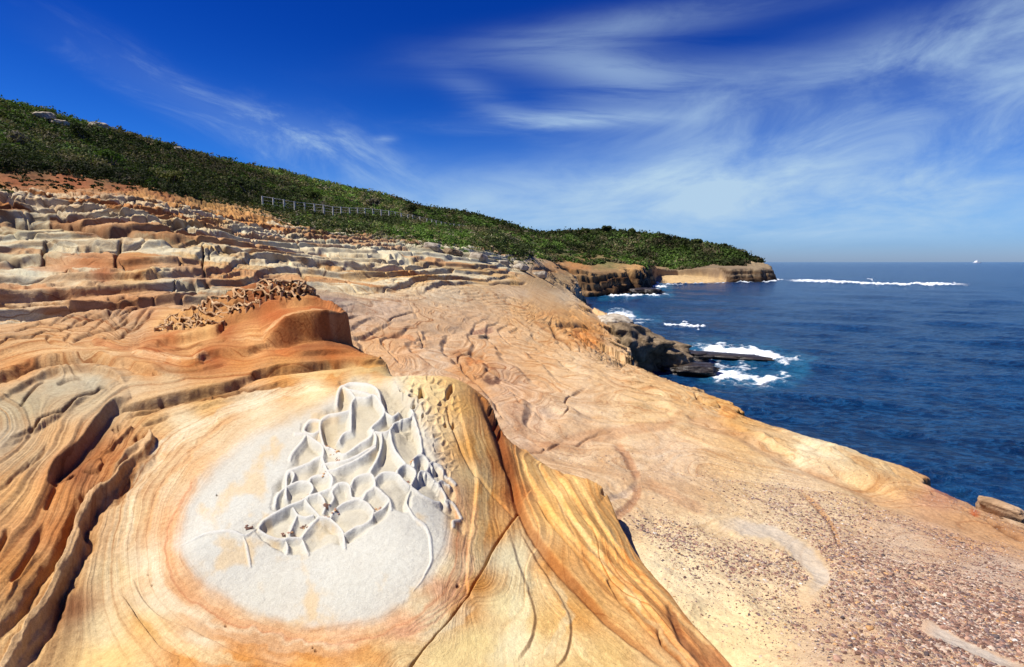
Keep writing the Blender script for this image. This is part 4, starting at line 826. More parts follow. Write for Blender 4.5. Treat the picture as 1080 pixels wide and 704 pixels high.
# ------------------------------------------------------------------ the land, split into its parts
VEGL = np.array([(-300, 176), (0, 182), (60, 186), (130, 194), (180, 205), (230, 216), (280, 224), (305, 233), (335, 240), (400, 249), (440, 253), (500, 262), (530, 268), (552, 276), (566, 272), (590, 273), (618, 276), (640, 274), (665, 276), (690, 281), (720, 283), (760, 279), (785, 278), (800, 277), (808, 276)], float)
vline = np.interp(U, VEGL[:, 0], VEGL[:, 1]) + 2.5 * fbm(X * .15, Y * .15, 3, 121)
veg = (V < vline) & (R > 28) & ~LAY & (Z > 2.5) & (BD < -3)
veg &= ~((U > 785) & (V > 268) & (fbm(X * .1, Y * .1, 2, 5) > -.3))
soil = (V < vline + 26 - .03 * U) & (R > 26) & (U < 240) & (V < 214)
cls = np.full(X.shape, 1)                           # 1 platform
cls[(R > 21) & (V < 297) & (R < 140) & (Z > 8.6)] = 2    # benches
cls[(veg | (soil & (V < 200))) & (Y < 240)] = 3
cls[(Y > 140)] = np.where(cls[(Y > 140)] == 3, 3, 5)
cls[(Y >= 240) & (BD < -2)] = 5
cls[(Y > 200) & (BD > -3)] = 4
cls[LAY] = 0
n_, m_ = X.shape; idx = np.arange(n_ * m_).reshape(n_, m_)
quads = np.stack([idx[:-1, :-1], idx[1:, :-1], idx[1:, 1:], idx[:-1, 1:]], -1)
keep = (np.maximum.reduce([Z[:-1, :-1], Z[1:, :-1], Z[1:, 1:], Z[:-1, 1:]]) > -.9)
fcls = cls[:-1, :-1]
ALLV = np.stack([X, Y, Z], -1).reshape(-1, 3).astype('f')
DATv = np.c_[S.ravel() / 20.0, STRf, np.clip(DRKf, 0, 1), GRVf].astype('f')
for k, nm in ((0, 'sandstone_outcrop'), (1, 'rock_platform'), (2, 'rock_benches'), (3, 'hillside'), (4, 'beach'), (5, 'headland')):
    q = quads[keep & (fcls == k)]
    if len(q) == 0: continue
    u, inv = np.unique(q, return_inverse=True)
    o = make_mesh(nm, ALLV[u], inv.reshape(q.shape), ROCK, COLf[u], DATv[u]); tag(o, kind='structure')
def vert_at(px, py, lay=None):
    i = select(px - 6, px + 6, py - 6, py + 6, lay, None)
    if len(i) == 0: return hit(px, py)[:3]
    d = (Uf[i] - px) ** 2 + (Vf[i] - py) ** 2 + np.log(DEPf[i]) * 2
    j = i[np.argmin(d)]; return ALLV[j]

# ------------------------------------------------------------------ the sea
FOAM = [([(733,370),(760,370),(790,374),(820,379),(845,384)],6,1.0),([(745,392),(775,396),(805,399),(838,394)],6,1.0),([(775,377),(810,380),(850,383)],4,1.0),([(735,381),(770,386),(800,393)],4,.7),([(725,368),(745,366),(770,370)],3,.7),([(752,402),(790,406),(830,404)],4,.55),([(760,412),(800,414),(850,408)],4,.32),([(835,372),(870,378),(900,372)],3,.25),
        ([(630,334),(650,333),(672,335)],4,.9),([(634,343),(655,340),(690,338)],3,.7),([(640,328),(665,329)],2.5,.6),([(664,337),(690,342)],2,.5),([(634,314),(660,313),(685,311),(706,312)],1.6,1.0),([(683,303),(690,302),(706,304)],2.2,1.0),([(690,300),(698,297)],2.0,.9),([(645,310),(690,308)],1.2,.6),
        ([(700,341.5),(718,343),(742,344.5)],1.1,1.0),([(712,344.5),(742,344.5)],.8,.7),([(676,357),(698,361)],1.5,.6),([(820,296.6),(850,297.3),(880,298),(915,299),(950,300),(990,300.5),(1032,301.2)],1.15,1.05),([(826,295.6),(870,296.4),(905,297.6)],.8,.9),([(912,295.8),(918,295.2),(922,297)],.7,.8),([(985,299.6),(1010,299.6)],.6,.8),([(690,300.8),(740,299.6),(800,298.8)],.4,.8),
        ([(1000,515),(1030,524),(1060,532),(1085,536)],3,.35),([(1010,528),(1040,536),(1080,548)],2.5,.3),([(790,432),(850,442),(880,452)],1.5,.2),([(690,330),(720,327)],1,.25),([(760,318),(800,318)],.7,.25),([(840,345),(880,350)],.8,.2),([(640,350),(652,362)],3,.6),([(1000,322),(1040,322)],.6,.2)]
def build_sea():
    px = np.concatenate([np.linspace(-900, 500, 40)[:-1], np.arange(500, 1140, 1.0), np.linspace(1141, 2600, 50)])
    v = np.concatenate([np.linspace(1500, 600, 60)[:-1], np.arange(600, 278.5, -.62), np.arange(278.5, 277.0, -.15)])
    y = None
    ang = PIT + np.arctan((v - 352) / F); dist = ZC / np.tan(np.maximum(ang, 2.2e-4)); dist = np.append(dist[dist < 30000], 45000)
    dist = np.unique(dist)
    A = np.arctan2((px - 540) / F, CP)
    sx = np.tan(A)[:, None] * dist[None]; sy = np.broadcast_to(dist[None], sx.shape)
    r = np.hypot(sx, sy); z = np.zeros_like(sx)
    foot = dist * dist / (ZC * F) * 1.0                 # ground length of one row
    for k in range(34):
        lam = 1.1 * 1.105 ** k * (1 + .1 * random.random()); th = math.radians(-115 + 75 * (random.random() - .5)); amp = .011 * lam ** .72
        kx, ky = math.cos(th) * 2 * math.pi / lam, math.sin(th) * 2 * math.pi / lam
        ph = sx * kx + sy * ky + random.random() * 6.28 + .8 * vnoise(sx / lam / 3, sy / lam / 3, k)
        att = np.exp(-(foot / (lam * .55)) ** 2)
        z += amp * att * (1 - np.abs(np.sin(ph / 2)) * 2 + .27) * (.6 + .4 * vnoise(sx / lam / 5, sy / lam / 5, 40 + k))
    u_, v_, _ = project(sx, sy, np.zeros_like(sx))
    wob = np.minimum(4.0, 55 * ZC / np.maximum(dist, 1) ** 1.15 + .12)
    uu = u_ + wob[None] * 2 * fbm(u_ * .06, v_ * .3, 3, 131); vv = v_ + wob[None] * .8 * fbm(u_ * .08, v_ * .3, 3, 133)
    foam = np.zeros_like(sx); core = np.zeros_like(sx)
    for P, w, a in FOAM:
        Q = smooth(P); m = (u_ > Q[:, 0].min() - 25) & (u_ < Q[:, 0].max() + 25) & (v_ > Q[:, 1].min() - 5 * w - 3) & (v_ < Q[:, 1].max() + 5 * w + 3)
        if not m.any(): continue
        d, _, par = seg_dist(uu[m], vv[m], Q); n = len(Q) - 1; tp = np.clip(np.minimum(par, n - par) / (n * .15), 0, 1)
        foam[m] = np.maximum(foam[m], a * np.exp(-(d / w) ** 2) * (.3 + .7 * tp)); core[m] = np.maximum(core[m], a * np.exp(-(d / (w * 2.6)) ** 2) * .7 * (w > 1.3))
    c = samp(SC, sx, sy)
    shore = np.exp(-np.maximum(-c - 1.5, 0) / 2.0) * sstep(sy, 60, 100) * (.6 + .7 * fbm(sx * .12, sy * .12, 3, 141)) * (sy < 420) * (samp(SB, sx, sy) < -6)
    shore += .6 * np.exp(-np.abs(-c - 1.5) / 1.2) * (samp(SB, sx, sy) > -14) * (sy > 200)
    foam = np.clip(np.maximum(foam, shore), 0, 1)
    z += foam * .16 * (1 + .8 * fbm(sx * 1.1, sy * .9, 3, 143)) * np.clip(r / 60, .4, 3.5)
    i = np.arange(sx.size).reshape(sx.shape); q = np.stack([i[:-1, :-1], i[1:, :-1], i[1:, 1:], i[:-1, 1:]], -1).reshape(-1, 4)
    m, t, b = material('sea water'); b.inputs['IOR'].default_value = 1.33
    at = t.new('ShaderNodeAttribute', attribute_name='dat'); sp = t.new('ShaderNodeSeparateColor'); t.put(sp, 0, at.outputs[0]); fo, cr, _ = sp.outputs
    P = t.new('ShaderNodeNewGeometry').outputs['Position']
    mp = t.new('ShaderNodeMapping'); t.put(mp, 'Vector', P); mp.inputs['Rotation'].default_value = (0, 0, math.radians(-28)); mp.inputs['Scale'].default_value = (.75, 1.15, 1)
    Q = mp.outputs[0]
    def ridge(v, sc_, de, di=.4): return t.m('SUBTRACT', 1.0, t.m('ABSOLUTE', t.m('SUBTRACT', t.m('MULTIPLY', t.noise(v, sc_, de, .62, di), 2.0), 1.0)))
    rA = ridge(Q, .28, 5); rB = ridge(Q, .95, 5)
    big = t.noise(Q, .045, 4, .6); dp = t.mix(t.mapr(big, .35, .65), (.0012, .0150, .056), (.0024, .027, .090))
    med = t.noise(Q, .9, 6, .75, .5); dp = t.mix(t.m('MULTIPLY', t.mapr(rB, .84, .99, 0, .7), t.mapr(rA, .6, .95, .2, 1)), dp, (.009, .062, .160)); dp = t.mix(t.mapr(med, .50, .38, 0, .7), dp, (.0012, .008, .034))  # light crests and dark troughs painted in, standing for sky reflection
    dp = t.mix(t.mapr(t.m('MULTIPLY', cr, t.mapr(t.noise(P, .5, 5, .7), .3, .6, .35, 1.2)), .1, .9, 0, .55), dp, (.024, .16, .27))
    fn = t.m('ADD', t.m('MULTIPLY', ridge(P, .55, 8, 1.4), .42), t.m('MULTIPLY', t.noise(P, 1.9, 6, .8, 1.0), .42))
    th = t.m('SUBTRACT', t.m('ADD', fn, t.m('MULTIPLY', fo, .55)), .90)
    fm = t.mapr(th, -.05, .16)
    fm = t.m('MULTIPLY', fm, t.mapr(fo, .02, .15))
    # scattered whitecaps on open water
    wc = t.noise(Q, .16, 5, .75, 1.0); wm = t.mapr(wc, .735, .80, 0, .55)
    fm = t.m('MAXIMUM', fm, wm)
    t.put(b, 'Base Color', t.mix(fm, dp, (.78, .82, .84))); t.put(b, 'Roughness', t.m('ADD', .17, t.m('MULTIPLY', fm, .6)))
    b.inputs['Specular IOR Level'].default_value = .18
    h = t.m('ADD', t.m('ADD', t.m('MULTIPLY', rA, .55), t.m('MULTIPLY', rB, .28)), t.m('MULTIPLY', t.noise(Q, 3.4, 6, .72), .14)); h = t.m('ADD', h, t.m('MULTIPLY', fm, .08))
    bp = t.new('ShaderNodeBump'); t.put(bp, 'Height', h); t.put(bp, 'Strength', .9); t.put(bp, 'Distance', 1.0); t.put(b, 'Normal', bp.outputs[0])
    o = make_mesh('sea', np.stack([sx, sy, z], -1).reshape(-1, 3), q, m, dat=np.c_[foam.ravel(), core.ravel(), np.zeros(foam.size)])
    tag(o, kind='structure')
build_sea()

# ------------------------------------------------------------------ rocks that stand alone
import bmesh
from mathutils import noise as mn
def rock_mesh(name, loc, size, rot, mat, seed, power=.55, rough=.22, layers=0, sub=5, parent=None):
    bm = bmesh.new(); bmesh.ops.create_icosphere(bm, subdivisions=sub, radius=1)
    rz = Vector(size); off = Vector((seed * 3.1, seed * 1.7, seed * .9))
    for v in bm.verts:
        p = v.co.copy(); q = Vector([math.copysign(abs(c) ** power, c) for c in p]); L = max(abs(c) for c in q); q = q * (.55 + .45 / max(q.length, .01))
        n = mn.fractal(q * 1.3 + off, 1.0, 2.0, 6) ; n2 = mn.voronoi(q * 2.2 + off)[0]
        k = 1 + rough * n + rough * .6 * (n2[1] - n2[0] - .25)
        q = Vector((q.x * k, q.y * k, q.z * (1 + rough * .6 * n)))
        if layers: 
            s = math.sin(q.z * layers + 2 * mn.noise(q + off)) ; q.x *= 1 + .06 * s; q.y *= 1 + .06 * s
        v.co = Vector((q.x * rz.x, q.y * rz.y, q.z * rz.z))
    me = bpy.data.meshes.new(name); bm.to_mesh(me); bm.free()
    for p in me.polygons: p.use_smooth = True
    me.materials.append(mat); o = bpy.data.objects.new(name, me); C.objects.link(o); o.location = loc; o.rotation_euler = [math.radians(a) for a in rot]
    if parent: o.parent = parent
    return o
BROWN = plain_rock('brown shore rock', (.10, .068, .036), (.25, .175, .10), (.42, .31, .19), 1.4, .5)
DARK = plain_rock('wet weedy rock', (.010, .008, .006), (.028, .020, .014), (.06, .042, .028), 1.3, .15, .45, .5)
TAN = plain_rock('tan broken rock', (.16, .095, .05), (.36, .23, .13), (.50, .36, .23), 3.0, .05)
PALE = plain_rock('pale grey weathered rock', (.16, .12, .085), (.38, .32, .24), (.52, .47, .38), 2.2, .08)
def on_sea(px, py): return ptD(px, py, ZC)
def rock(name, px, py, zc, size, rot, mat, seed, label, cat='rock', **kw):
    x, y, _ = ptD(px, py, ZC - zc); o = rock_mesh(name, (x, y, zc), size, rot, mat, seed, **kw); tag(o, label, cat); return o
rock('shore_rock', 664, 368, 1.9, (2.9, 3.0, 2.3), (4, 6, 20), BROWN, 3, 'big brown rough rock block wedged under the edge of the sandstone platform by the surf', rough=.46, power=.6, layers=5)
rock('shore_rock', 692, 376, 1.0, (2.9, 2.5, 1.7), (0, 12, -12), BROWN, 5, 'brown craggy rock on the seaward side of the big brown block, sloping into the water', rough=.48, power=.6, layers=5)
rock('shore_rock', 648, 349, 3.0, (2.0, 3.0, 1.6), (0, 8, 10), PALE, 8, 'pale grey rock on top of the shore just behind the big brown block', rough=.3)
rock('wave_washed_rock', 724, 378, .1, (1.9, 2.6, .8), (0, 0, 20), DARK, 9, 'black wet rock nearest the brown rocks with white water behind it', rough=.4)
rock('wave_washed_rock', 727, 391, .1, (2.6, 1.8, .75), (0, 0, -10), DARK, 11, 'low black wet rock in front of the brown craggy rock, lowest in the surf', rough=.4)
rock('wave_washed_rock', 763, 378, .0, (4.4, 1.8, .55), (0, 0, -24), DARK, 13, 'long flat black reef rock reaching out into the breaking white foam', rough=.35)
0 and rock('wave_washed_rock', 748, 407, -.1, (1.6, 1.0, .5), (0, 0, 10), DARK, 15, 'small black rock awash beside the yellow lip of the platform', rough=.4)
0 and rock('wave_washed_rock', 790, 386, -.1, (2.0, .9, .5), (0, 0, -20), DARK, 17, 'small flat dark rock at the outer tip of the foam', rough=.4)
rock('sea_stack_rock', 680, 309, .4, (5.0, 6, 1.6), (0, 0, 10), DARK, 21, 'dark low rocks at the foot of the cove cliff nearest the beach', rough=.5)
# broken slabs at the right end of the platform edge
t_ = 6.55
def at(px, py, t): return pt(px, py, t)
s1 = rock_mesh('tilted_slab', at(1054, 541, 6.9), (.07, .24, .18), (8, -24, 34), TAN, 31, power=.22, rough=.10, layers=14, sub=6)
tag(s1, 'tilted tan slab with a dark split face on the platform edge at the far right', 'rock')
s2 = rock_mesh('tilted_slab', at(1076, 556, 6.5), (.14, .20, .05), (4, 24, 38), TAN, 33, power=.22, rough=.12, layers=14, sub=6)
tag(s2, 'lower flat tan slab lying against the tilted split slab at the far right', 'rock')

# ------------------------------------------------------------------ heath and bushes
def leaf_cloud(cx, cy, cz, rx, rz, K, leaf, col, seed=0, colvar=.35):
    """many small leaf faces around each centre; arrays of equal length"""
    g = np.random.default_rng(seed); N = len(cx); tot = N * K
    b = np.repeat(np.arange(N), K)
    d = g.normal(size=(tot, 3)); d /= np.linalg.norm(d, axis=1)[:, None]; d[:, 2] = np.abs(d[:, 2]) * 1.1 - .15
    lump = .74 + .26 * np.sin(d[:, 0] * 5 + b * 1.3) * np.sin(d[:, 1] * 5 + b * 2.1) + .12 * np.sin(d[:, 2] * 9 + b)
    rad = lump * (.62 + .38 * g.random(tot) ** .5)
    p = np.c_[cx[b] + d[:, 0] * rx[b] * rad, cy[b] + d[:, 1] * rx[b] * rad, cz[b] + d[:, 2] * rz[b] * rad]
    nrm = d + g.normal(size=(tot, 3)) * .55; nrm /= np.linalg.norm(nrm, axis=1)[:, None]
    a = np.cross(nrm, g.normal(size=(tot, 3))); a /= np.linalg.norm(a, axis=1)[:, None] + 1e-9; c = np.cross(nrm, a)
    s = (leaf[b] * (.6 + .8 * g.random(tot)))[:, None]
    V4 = np.stack([p - a * s, p + c * s * .6, p + a * s, p - c * s * .6], 1).reshape(-1, 3)
    cc = col[b] * (1 - colvar / 2 + colvar * g.random(tot))[:, None]
    return V4, np.arange(tot * 4).reshape(-1, 4), np.repeat(cc, 4, axis=0)
GREENS = np.array([(.070, .088, .026), (.078, .125, .026), (.042, .052, .020), (.115, .115, .038), (.135, .115, .060), (.066, .104, .028), (.175, .150, .105), (.165, .160, .070)])
def heath(name, mask, N, rs, K, leafk, seed, probs, kmax=1.0, hz=.8):
    g = np.random.default_rng(seed)
    i = np.flatnonzero(mask.ravel()); i = i[ALLV[i, 2] > 2.5]
    w = np.ones(len(i)); i = g.choice(i, N, p=w / w.sum())
    p = ALLV[i]; r = np.hypot(p[:, 0], p[:, 1]); sz = rs[0] + rs[1] * r; sz = sz * (.45 + 1.25 * g.random(N) ** 2.2)
    # colour patches follow the plants' communities
    q = vnoise(p[:, 0] / 9, p[:, 1] / 14, 5); pr = np.array(probs, float)
    cidx = g.choice(len(GREENS), N, p=pr / pr.sum()); cidx = np.where((q > .25) & (g.random(N) < .6), 1, cidx); cidx = np.where((q < -.3) & (g.random(N) < .6), 2, cidx); q2 = vnoise(p[:, 0] / 5, p[:, 1] / 9, 15); cidx = np.where((q2 > .35) & (g.random(N) < .6), 4, cidx)
    col = GREENS[cidx] * (.75 + .5 * g.random(N))[:, None] * (.72 if name == 'headland_wood' else 1)
    col = col * (1.16 + .80 * vnoise(p[:, 0] / 16, p[:, 1] / 26, 25))[:, None]
    V4, Q, cc = leaf_cloud(p[:, 0].astype(float), p[:, 1].astype(float), p[:, 2] - .05 * sz, sz, sz * hz, K, np.maximum(.05, leafk * r), col, seed)
    o = make_mesh(name, V4, Q, LEAF, cols=cc, smooth_=False); return o
hillm = veg & (Y < 240) & (U > -150)
tag(heath('coastal_heath', hillm & (V < vline - 4), 7600, (.45, .0068), 84, .0017, 5, (4, 4, 3, 3, 2.5, 3, 1.2, .9)), kind='stuff')
edge = hillm & (V > vline - 13) & (U < 560)
tag(heath('low_scrub', edge, 2600, (.25, .0032), 34, .0017, 8, (1, 2, 2, 4, 4, 1, 4, 3), hz=.6), kind='stuff')
sparse = (cls == 3) & ~veg & (V > 180) | ((cls == 2) & (V < vline + 5) & (U > 250))
tag(heath('dry_tussocks', sparse, 420, (.10, .003), 26, .0016, 9, (0, 1, 1, 3, 4, 0, 4, 2), hz=.6), kind='stuff')
far = veg & (Y >= 240) & (Y < 700)
tag(heath('headland_wood', far, 6500, (.7, .0075), 34, .0021, 10, (4, 1.5, 6, 1, .5, 3, .2, .2)), kind='stuff')
cove = (cls == 5) & (Y < 240) & (Y > 60) & (V < vline + 2)
if cove.sum() > 200: tag(heath('cove_scrub', cove, 1200, (.4, .005), 40, .002, 12, (3, 4, 1, 3, 2, 3, .5, 1)), kind='stuff')

WOOD = plain_rock('grey weathered timber', (.40, .38, .34), (.58, .55, .50), (.70, .68, .62), 6, .004)
BARK = plain_rock('grey bark', (.06, .05, .04), (.12, .10, .08), (.2, .17, .14), 5, .01)
def tube(P, r, seg=6):
    P = np.array(P, float); r = np.broadcast_to(r, len(P)); vs = []; 
    for k in range(len(P)):
        d = P[min(k + 1, len(P) - 1)] - P[max(k - 1, 0)]; d /= np.linalg.norm(d) + 1e-9
        a = np.cross(d, (0.3, 1, .2)); a /= np.linalg.norm(a); b = np.cross(d, a)
        for j in range(seg):
            th = 2 * math.pi * j / seg; vs.append(P[k] + r[k] * (a * math.cos(th) + b * math.sin(th)))
    q = [(k * seg + j, k * seg + (j + 1) % seg, (k + 1) * seg + (j + 1) % seg, (k + 1) * seg + j) for k in range(len(P) - 1) for j in range(seg)]
    return np.array(vs), np.array(q)
def tubes(name, items, mat, parent=None, seg=6):
    V_, Q_, n = [], [], 0
    for P, r in items:
        v, q = tube(P, r, seg); V_.append(v); Q_.append(q + n); n += len(v)
    return make_mesh(name, np.vstack(V_), np.vstack(Q_), mat, parent=parent)
def shrub(px, py, rad, colk, seed, label, kind='shrub', tall=.85, trunk=.25, name='coastal_shrub', K=420):
    p = np.array(vert_at(px, py, False), float).ravel(); e = empty(name, tuple(p)); tag(e, label, kind)
    g = np.random.default_rng(seed); n = 9
    cx = g.normal(size=n) * rad * .38; cy = g.normal(size=n) * rad * .38; cz = trunk * rad + rad * tall * (.25 + .6 * g.random(n)); rr = rad * (.35 + .3 * g.random(n))
    r = math.hypot(p[0], p[1])
    V4, Q, cc = leaf_cloud(cx, cy, cz, rr, rr * .8, K // n, np.full(n, max(.04, .0020 * r)), np.tile(GREENS[colk], (n, 1)) * (.8 + .4 * g.random(n))[:, None], seed)
    make_mesh('foliage', V4, Q, LEAF, cols=cc, smooth_=False, parent=e)
    items = [([(0, 0, -.3), (cx[k] * .4, cy[k] * .4, cz[k] * .5), (cx[k], cy[k], cz[k])], [rad * .07, rad * .05, rad * .02]) for k in range(5)]
    tubes('stem', items, BARK, e, 5)
shrub(262, 208, 1.7, 2, 41, 'rounded dark green shrub on the slope up behind the left end of the fence')
shrub(330, 214, 1.6, 0, 42, 'dark green shrub just behind the fence rail, left of the slope\'s grey bushes')
shrub(395, 222, 2.0, 6, 43, 'greyish brown bush above the middle of the fence', K=520)
shrub(432, 228, 2.4, 2, 44, 'wide dark shrub below the kink in the skyline')
shrub(22, 158, 1.5, 6, 45, 'grey green bush at the left edge of the picture on the slope')
shrub(118, 176, 1.4, 1, 46, 'bright green shrub above the red soil on the left slope')
shrub(88, 150, 1.6, 2, 47, 'dark shrub below the pale stones near the hilltop')
shrub(182, 197, 1.1, 3, 48, 'olive shrub at the lower edge of the heath where the red soil narrows')
for k, (px, py, r_) in enumerate([(616, 248, 3.4), (640, 246.5, 3.9), (668, 248, 3.4), (700, 254, 3.5), (735, 259, 3.3), (764, 265, 3.6)]):
    shrub(px, py, r_, 2 if k % 2 else 0, 60 + k, ['dark tree at the left end of the headland skyline', 'tallest dark tree in the middle of the headland skyline', 'dark tree on the headland skyline just right of its highest point', 'dark tree on the skyline above the beach', 'dark tree on the falling headland skyline above the beach\'s right end', 'last dark tree on the headland before the bare stony tip'][k], 'tree', 1.0, .15, 'headland_tree', 700)

# pale stones among the heath near the top of the left hill
for k, (px, py, s_, lab) in enumerate([(46, 128, 1.3, 'pale grey boulder in the heath near the hilltop, leftmost of four'), (64, 134, 1.0, 'flat grey boulder in the heath just right of the leftmost boulder'), (105, 137, 1.3, 'pale grey stone block in the heath, widest on the left hill'), (188, 161, 1.1, 'small pale boulder alone in the heath below the skyline')]):
    x, y, z = vert_at(px, py, False); o = rock_mesh('hill_boulder', (x, y, z + .35), (s_ * 1.0, s_ * .8, s_ * .5), (0, 0, 20 * k), PALE, 70 + k, rough=.3, sub=4); tag(o, lab, 'boulder')
for k, (px, py, s_, lab) in enumerate([(455, 263, 1.3, 'pale boulder lying on the top bench below the fence end'), (478, 268, 1.5, 'dark stained boulder on the upper bench beside the heath edge'), (505, 272, 1.6, 'pale cracked boulder among the tumbled blocks at the bench end'), (530, 276, 1.4, 'pale block at the seaward end of the benches below green scrub'), (548, 284, 1.5, 'grey block resting low at the seaward end of the benches'), (568, 292, 1.6, 'weathered pale block where the platform meets the tumbled boulders')]):
    x, y, z = vert_at(px, py, False); o = rock_mesh('bench_boulder', (x, y, z + .1), (s_ * .62, s_ * .5, s_ * .30), (8, 10, 35 * k), PALE if k != 1 else BROWN, 80 + k, rough=.22, power=.35, layers=6, sub=4); tag(o, lab, 'boulder')

# ------------------------------------------------------------------ fence
def build_fence():
    spec = [(33,115,72,0),(85,130,75,0),(135,130,85,1),(185,130,92,0),(232,120,95,0),(278,122,100,0),(322,140,105,1),(366,150,113,0),(405,145,115,0),(445,142,118,0),(483,140,120,0),(518,152,124,0),(556,160,128,1),(595,160,130,0),(632,168,132,1),(662,162,138,0),(690,168,142,1),(722,172,150,0),(744,174,152,0),(778,182,160,0),(812,190,168,0),(835,195,172,0),(856,200,177,0),(880,208,183,1),(900,212,188,0),(922,215,193,0),(940,217,197,0),(965,220,200,1),(988,222,204,0),(1020,226,209,0),(1045,232,214,0)]
    e = empty('fence'); tag(e, 'grey timber post and wire fence running along the heath edge above the rock benches', 'fence')
    tops = []; bases = []
    ts = np.interp([s[0] for s in spec], [0, 300, 600, 800, 1060], [56, 68, 96, 125, 170])
    for (sx_, sb, st_, br), t in zip(spec, ts):
        px = 270 + sx_ / 4.5; x, y, _ = pt(px, 195 + sb / 4.5, t)
        zg = float(samp(BZ, np.array([x]), np.array([y]))[0]); ztop = pt(px, 195 + st_ / 4.5, t)[2]
        bases.append((x, y, zg)); tops.append((x, y, ztop))
    e.location = bases[0]; bx = Vector(bases[0])
    for k, (b, tp) in enumerate(zip(bases, tops)):
        h = max(tp[2] + .1, b[2] + 1.15) + .002 * b[1]; w = .065 + .0004 * b[1]
        rel = [b[0] - bx.x, b[1] - bx.y, b[2] - bx.z - .4]
        tubes('post', [([rel, [rel[0], rel[1], h - bx.z]], [w, w * .95])], WOOD, e, 8)
        tops[k] = (b[0], b[1], h)
        if spec[k][3] and k + 1 < len(bases):
            d = Vector(bases[k + 1]) - Vector(b); d.normalize(); f = Vector((tp[0], tp[1], h)) - Vector((0, 0, .25)) - bx; g_ = Vector(b) + d * 1.3 - bx; g_.z = b[2] - bx.z - .1 + (d.z * 1.3)
            tubes('brace', [([f, g_], [.06, .06])], WOOD, e, 6)
    for lvl in (.0, .35, .7):
        P = [(t[0] - bx.x, t[1] - bx.y, t[2] - bx.z - .06 - lvl) for t in tops]
        tubes('rail' if lvl == 0 else 'wire', [(P, .028 if lvl == 0 else .012)], WOOD, e, 5)
build_fence()

# ------------------------------------------------------------------ stones
def stones(px_idx, size, col, seed):
    g = np.random.default_rng(seed); N = len(px_idx); p = ALLV[px_idx].astype(float)
    base = np.array([(-1,-1,-1),(1,-1,-1),(1,1,-1),(-1,1,-1),(-.7,-.7,1),(.7,-.7,1),(.7,.7,1),(-.7,.7,1)], float)
    v = base[None] * (1 + .35 * np.clip(g.normal(size=(N, 8, 3)), -1.4, 1.4)) * np.stack([size, size * (.45 + .45 * g.random(N)), size * (.18 + .25 * g.random(N))], -1)[:, None]
    a = g.random(N) * 6.28; ca, sa = np.cos(a), np.sin(a); tl = g.normal(size=(N, 2)) * .18
    x = v[..., 0] * ca[:, None] - v[..., 1] * sa[:, None]; y = v[..., 0] * sa[:, None] + v[..., 1] * ca[:, None]; z = v[..., 2] + x * tl[:, :1] + y * tl[:, 1:]
    V_ = np.stack([x, y, z + size[:, None] * .08], -1) + p[:, None]
    F_ = np.array([(4,5,6,7),(0,1,5,4),(1,2,6,5),(2,3,7,6),(3,0,4,7)]); Q = (np.arange(N) * 8)[:, None, None] + F_[None]
    return V_.reshape(-1, 3), Q.reshape(-1, 4), np.repeat(col, 8, axis=0)
STONE = vcol_material('iron stained stones')
PAL = np.array([(.13,.07,.05),(.22,.12,.085),(.30,.17,.12),(.38,.23,.16),(.44,.33,.25),(.18,.12,.11),(.50,.39,.30),(.10,.075,.07),(.50,.28,.12),(.60,.55,.48)])
PW = np.array([4,5,4,3,3,3,2,2,.8,.3])
def gravel():
    g = np.random.default_rng(91)
    i = np.flatnonzero(GRVf > .08); w = GRVf[i] ** 1.3; i = g.choice(i, 46000, p=w / w.sum())
    pp = DEPf[i] / F
    s = np.maximum(np.exp(np.clip(g.normal(size=len(i)), -2, 2.2) * .55) * .0036 * (.6 + .8 * GRVf[i]), pp * .34)
    boost = blob(960, 690, 120, 40)[i]; s = s * (1 + .15 * boost)
    V_, Q, cc = stones(i, s, PAL[g.choice(len(PAL), len(i), p=PW / PW.sum())] * (.8 + .4 * g.random(len(i)))[:, None], 92)
    tag(make_mesh('gravel', V_, Q, STONE, cols=cc, smooth_=False), kind='stuff')
gravel()
for k, (px, py, r_, ci, lab) in enumerate([(918, 665, .021, 8, 'bright orange stone on the gravel right of the platform\'s bare sand'), (921, 674, .016, 1, 'dark brown stone touching the orange one'), (883, 699, .024, 3, 'broad rusty brown stone at the bottom edge of the picture'), (947, 694, .018, 2, 'reddish brown oval stone left of the two thin dark splinters at the bottom'),
                                           (905, 693, .014, 0, 'dark stone just right of the broad rusty one'), (916, 682, .015, 4, 'tan flat stone below the orange stone'), (889, 652, .014, 7, 'dark stone below the end of the curved pale vein'), (929, 667 - 8, .012, 5, 'dark purple stone above and right of the orange stone'), (968, 668, .013, 0, 'dark elongated stone left of the pale straight vein'), (873, 678, .013, 2, 'brown stone lying alone between bare sand and gravel'), (900, 674, .011, 9, 'small white stone left of the orange stone'), (977, 692, .016, 7, 'thin dark splinter of stone by the lower pale vein')]):
    x, y, z = vert_at(px, py, False); col = tuple(PAL[ci])
    m = plain_rock('stone ' + str(k), tuple(c * .6 for c in col), col, tuple(min(1, c * 1.4) for c in col), 40, .004)
    o = rock_mesh('stone', (x, y, z + r_ * .35), (r_, r_ * .75, r_ * .5), (0, 0, 37 * k), m, 100 + k, power=.6, rough=.3, sub=3); tag(o, lab, 'stone')
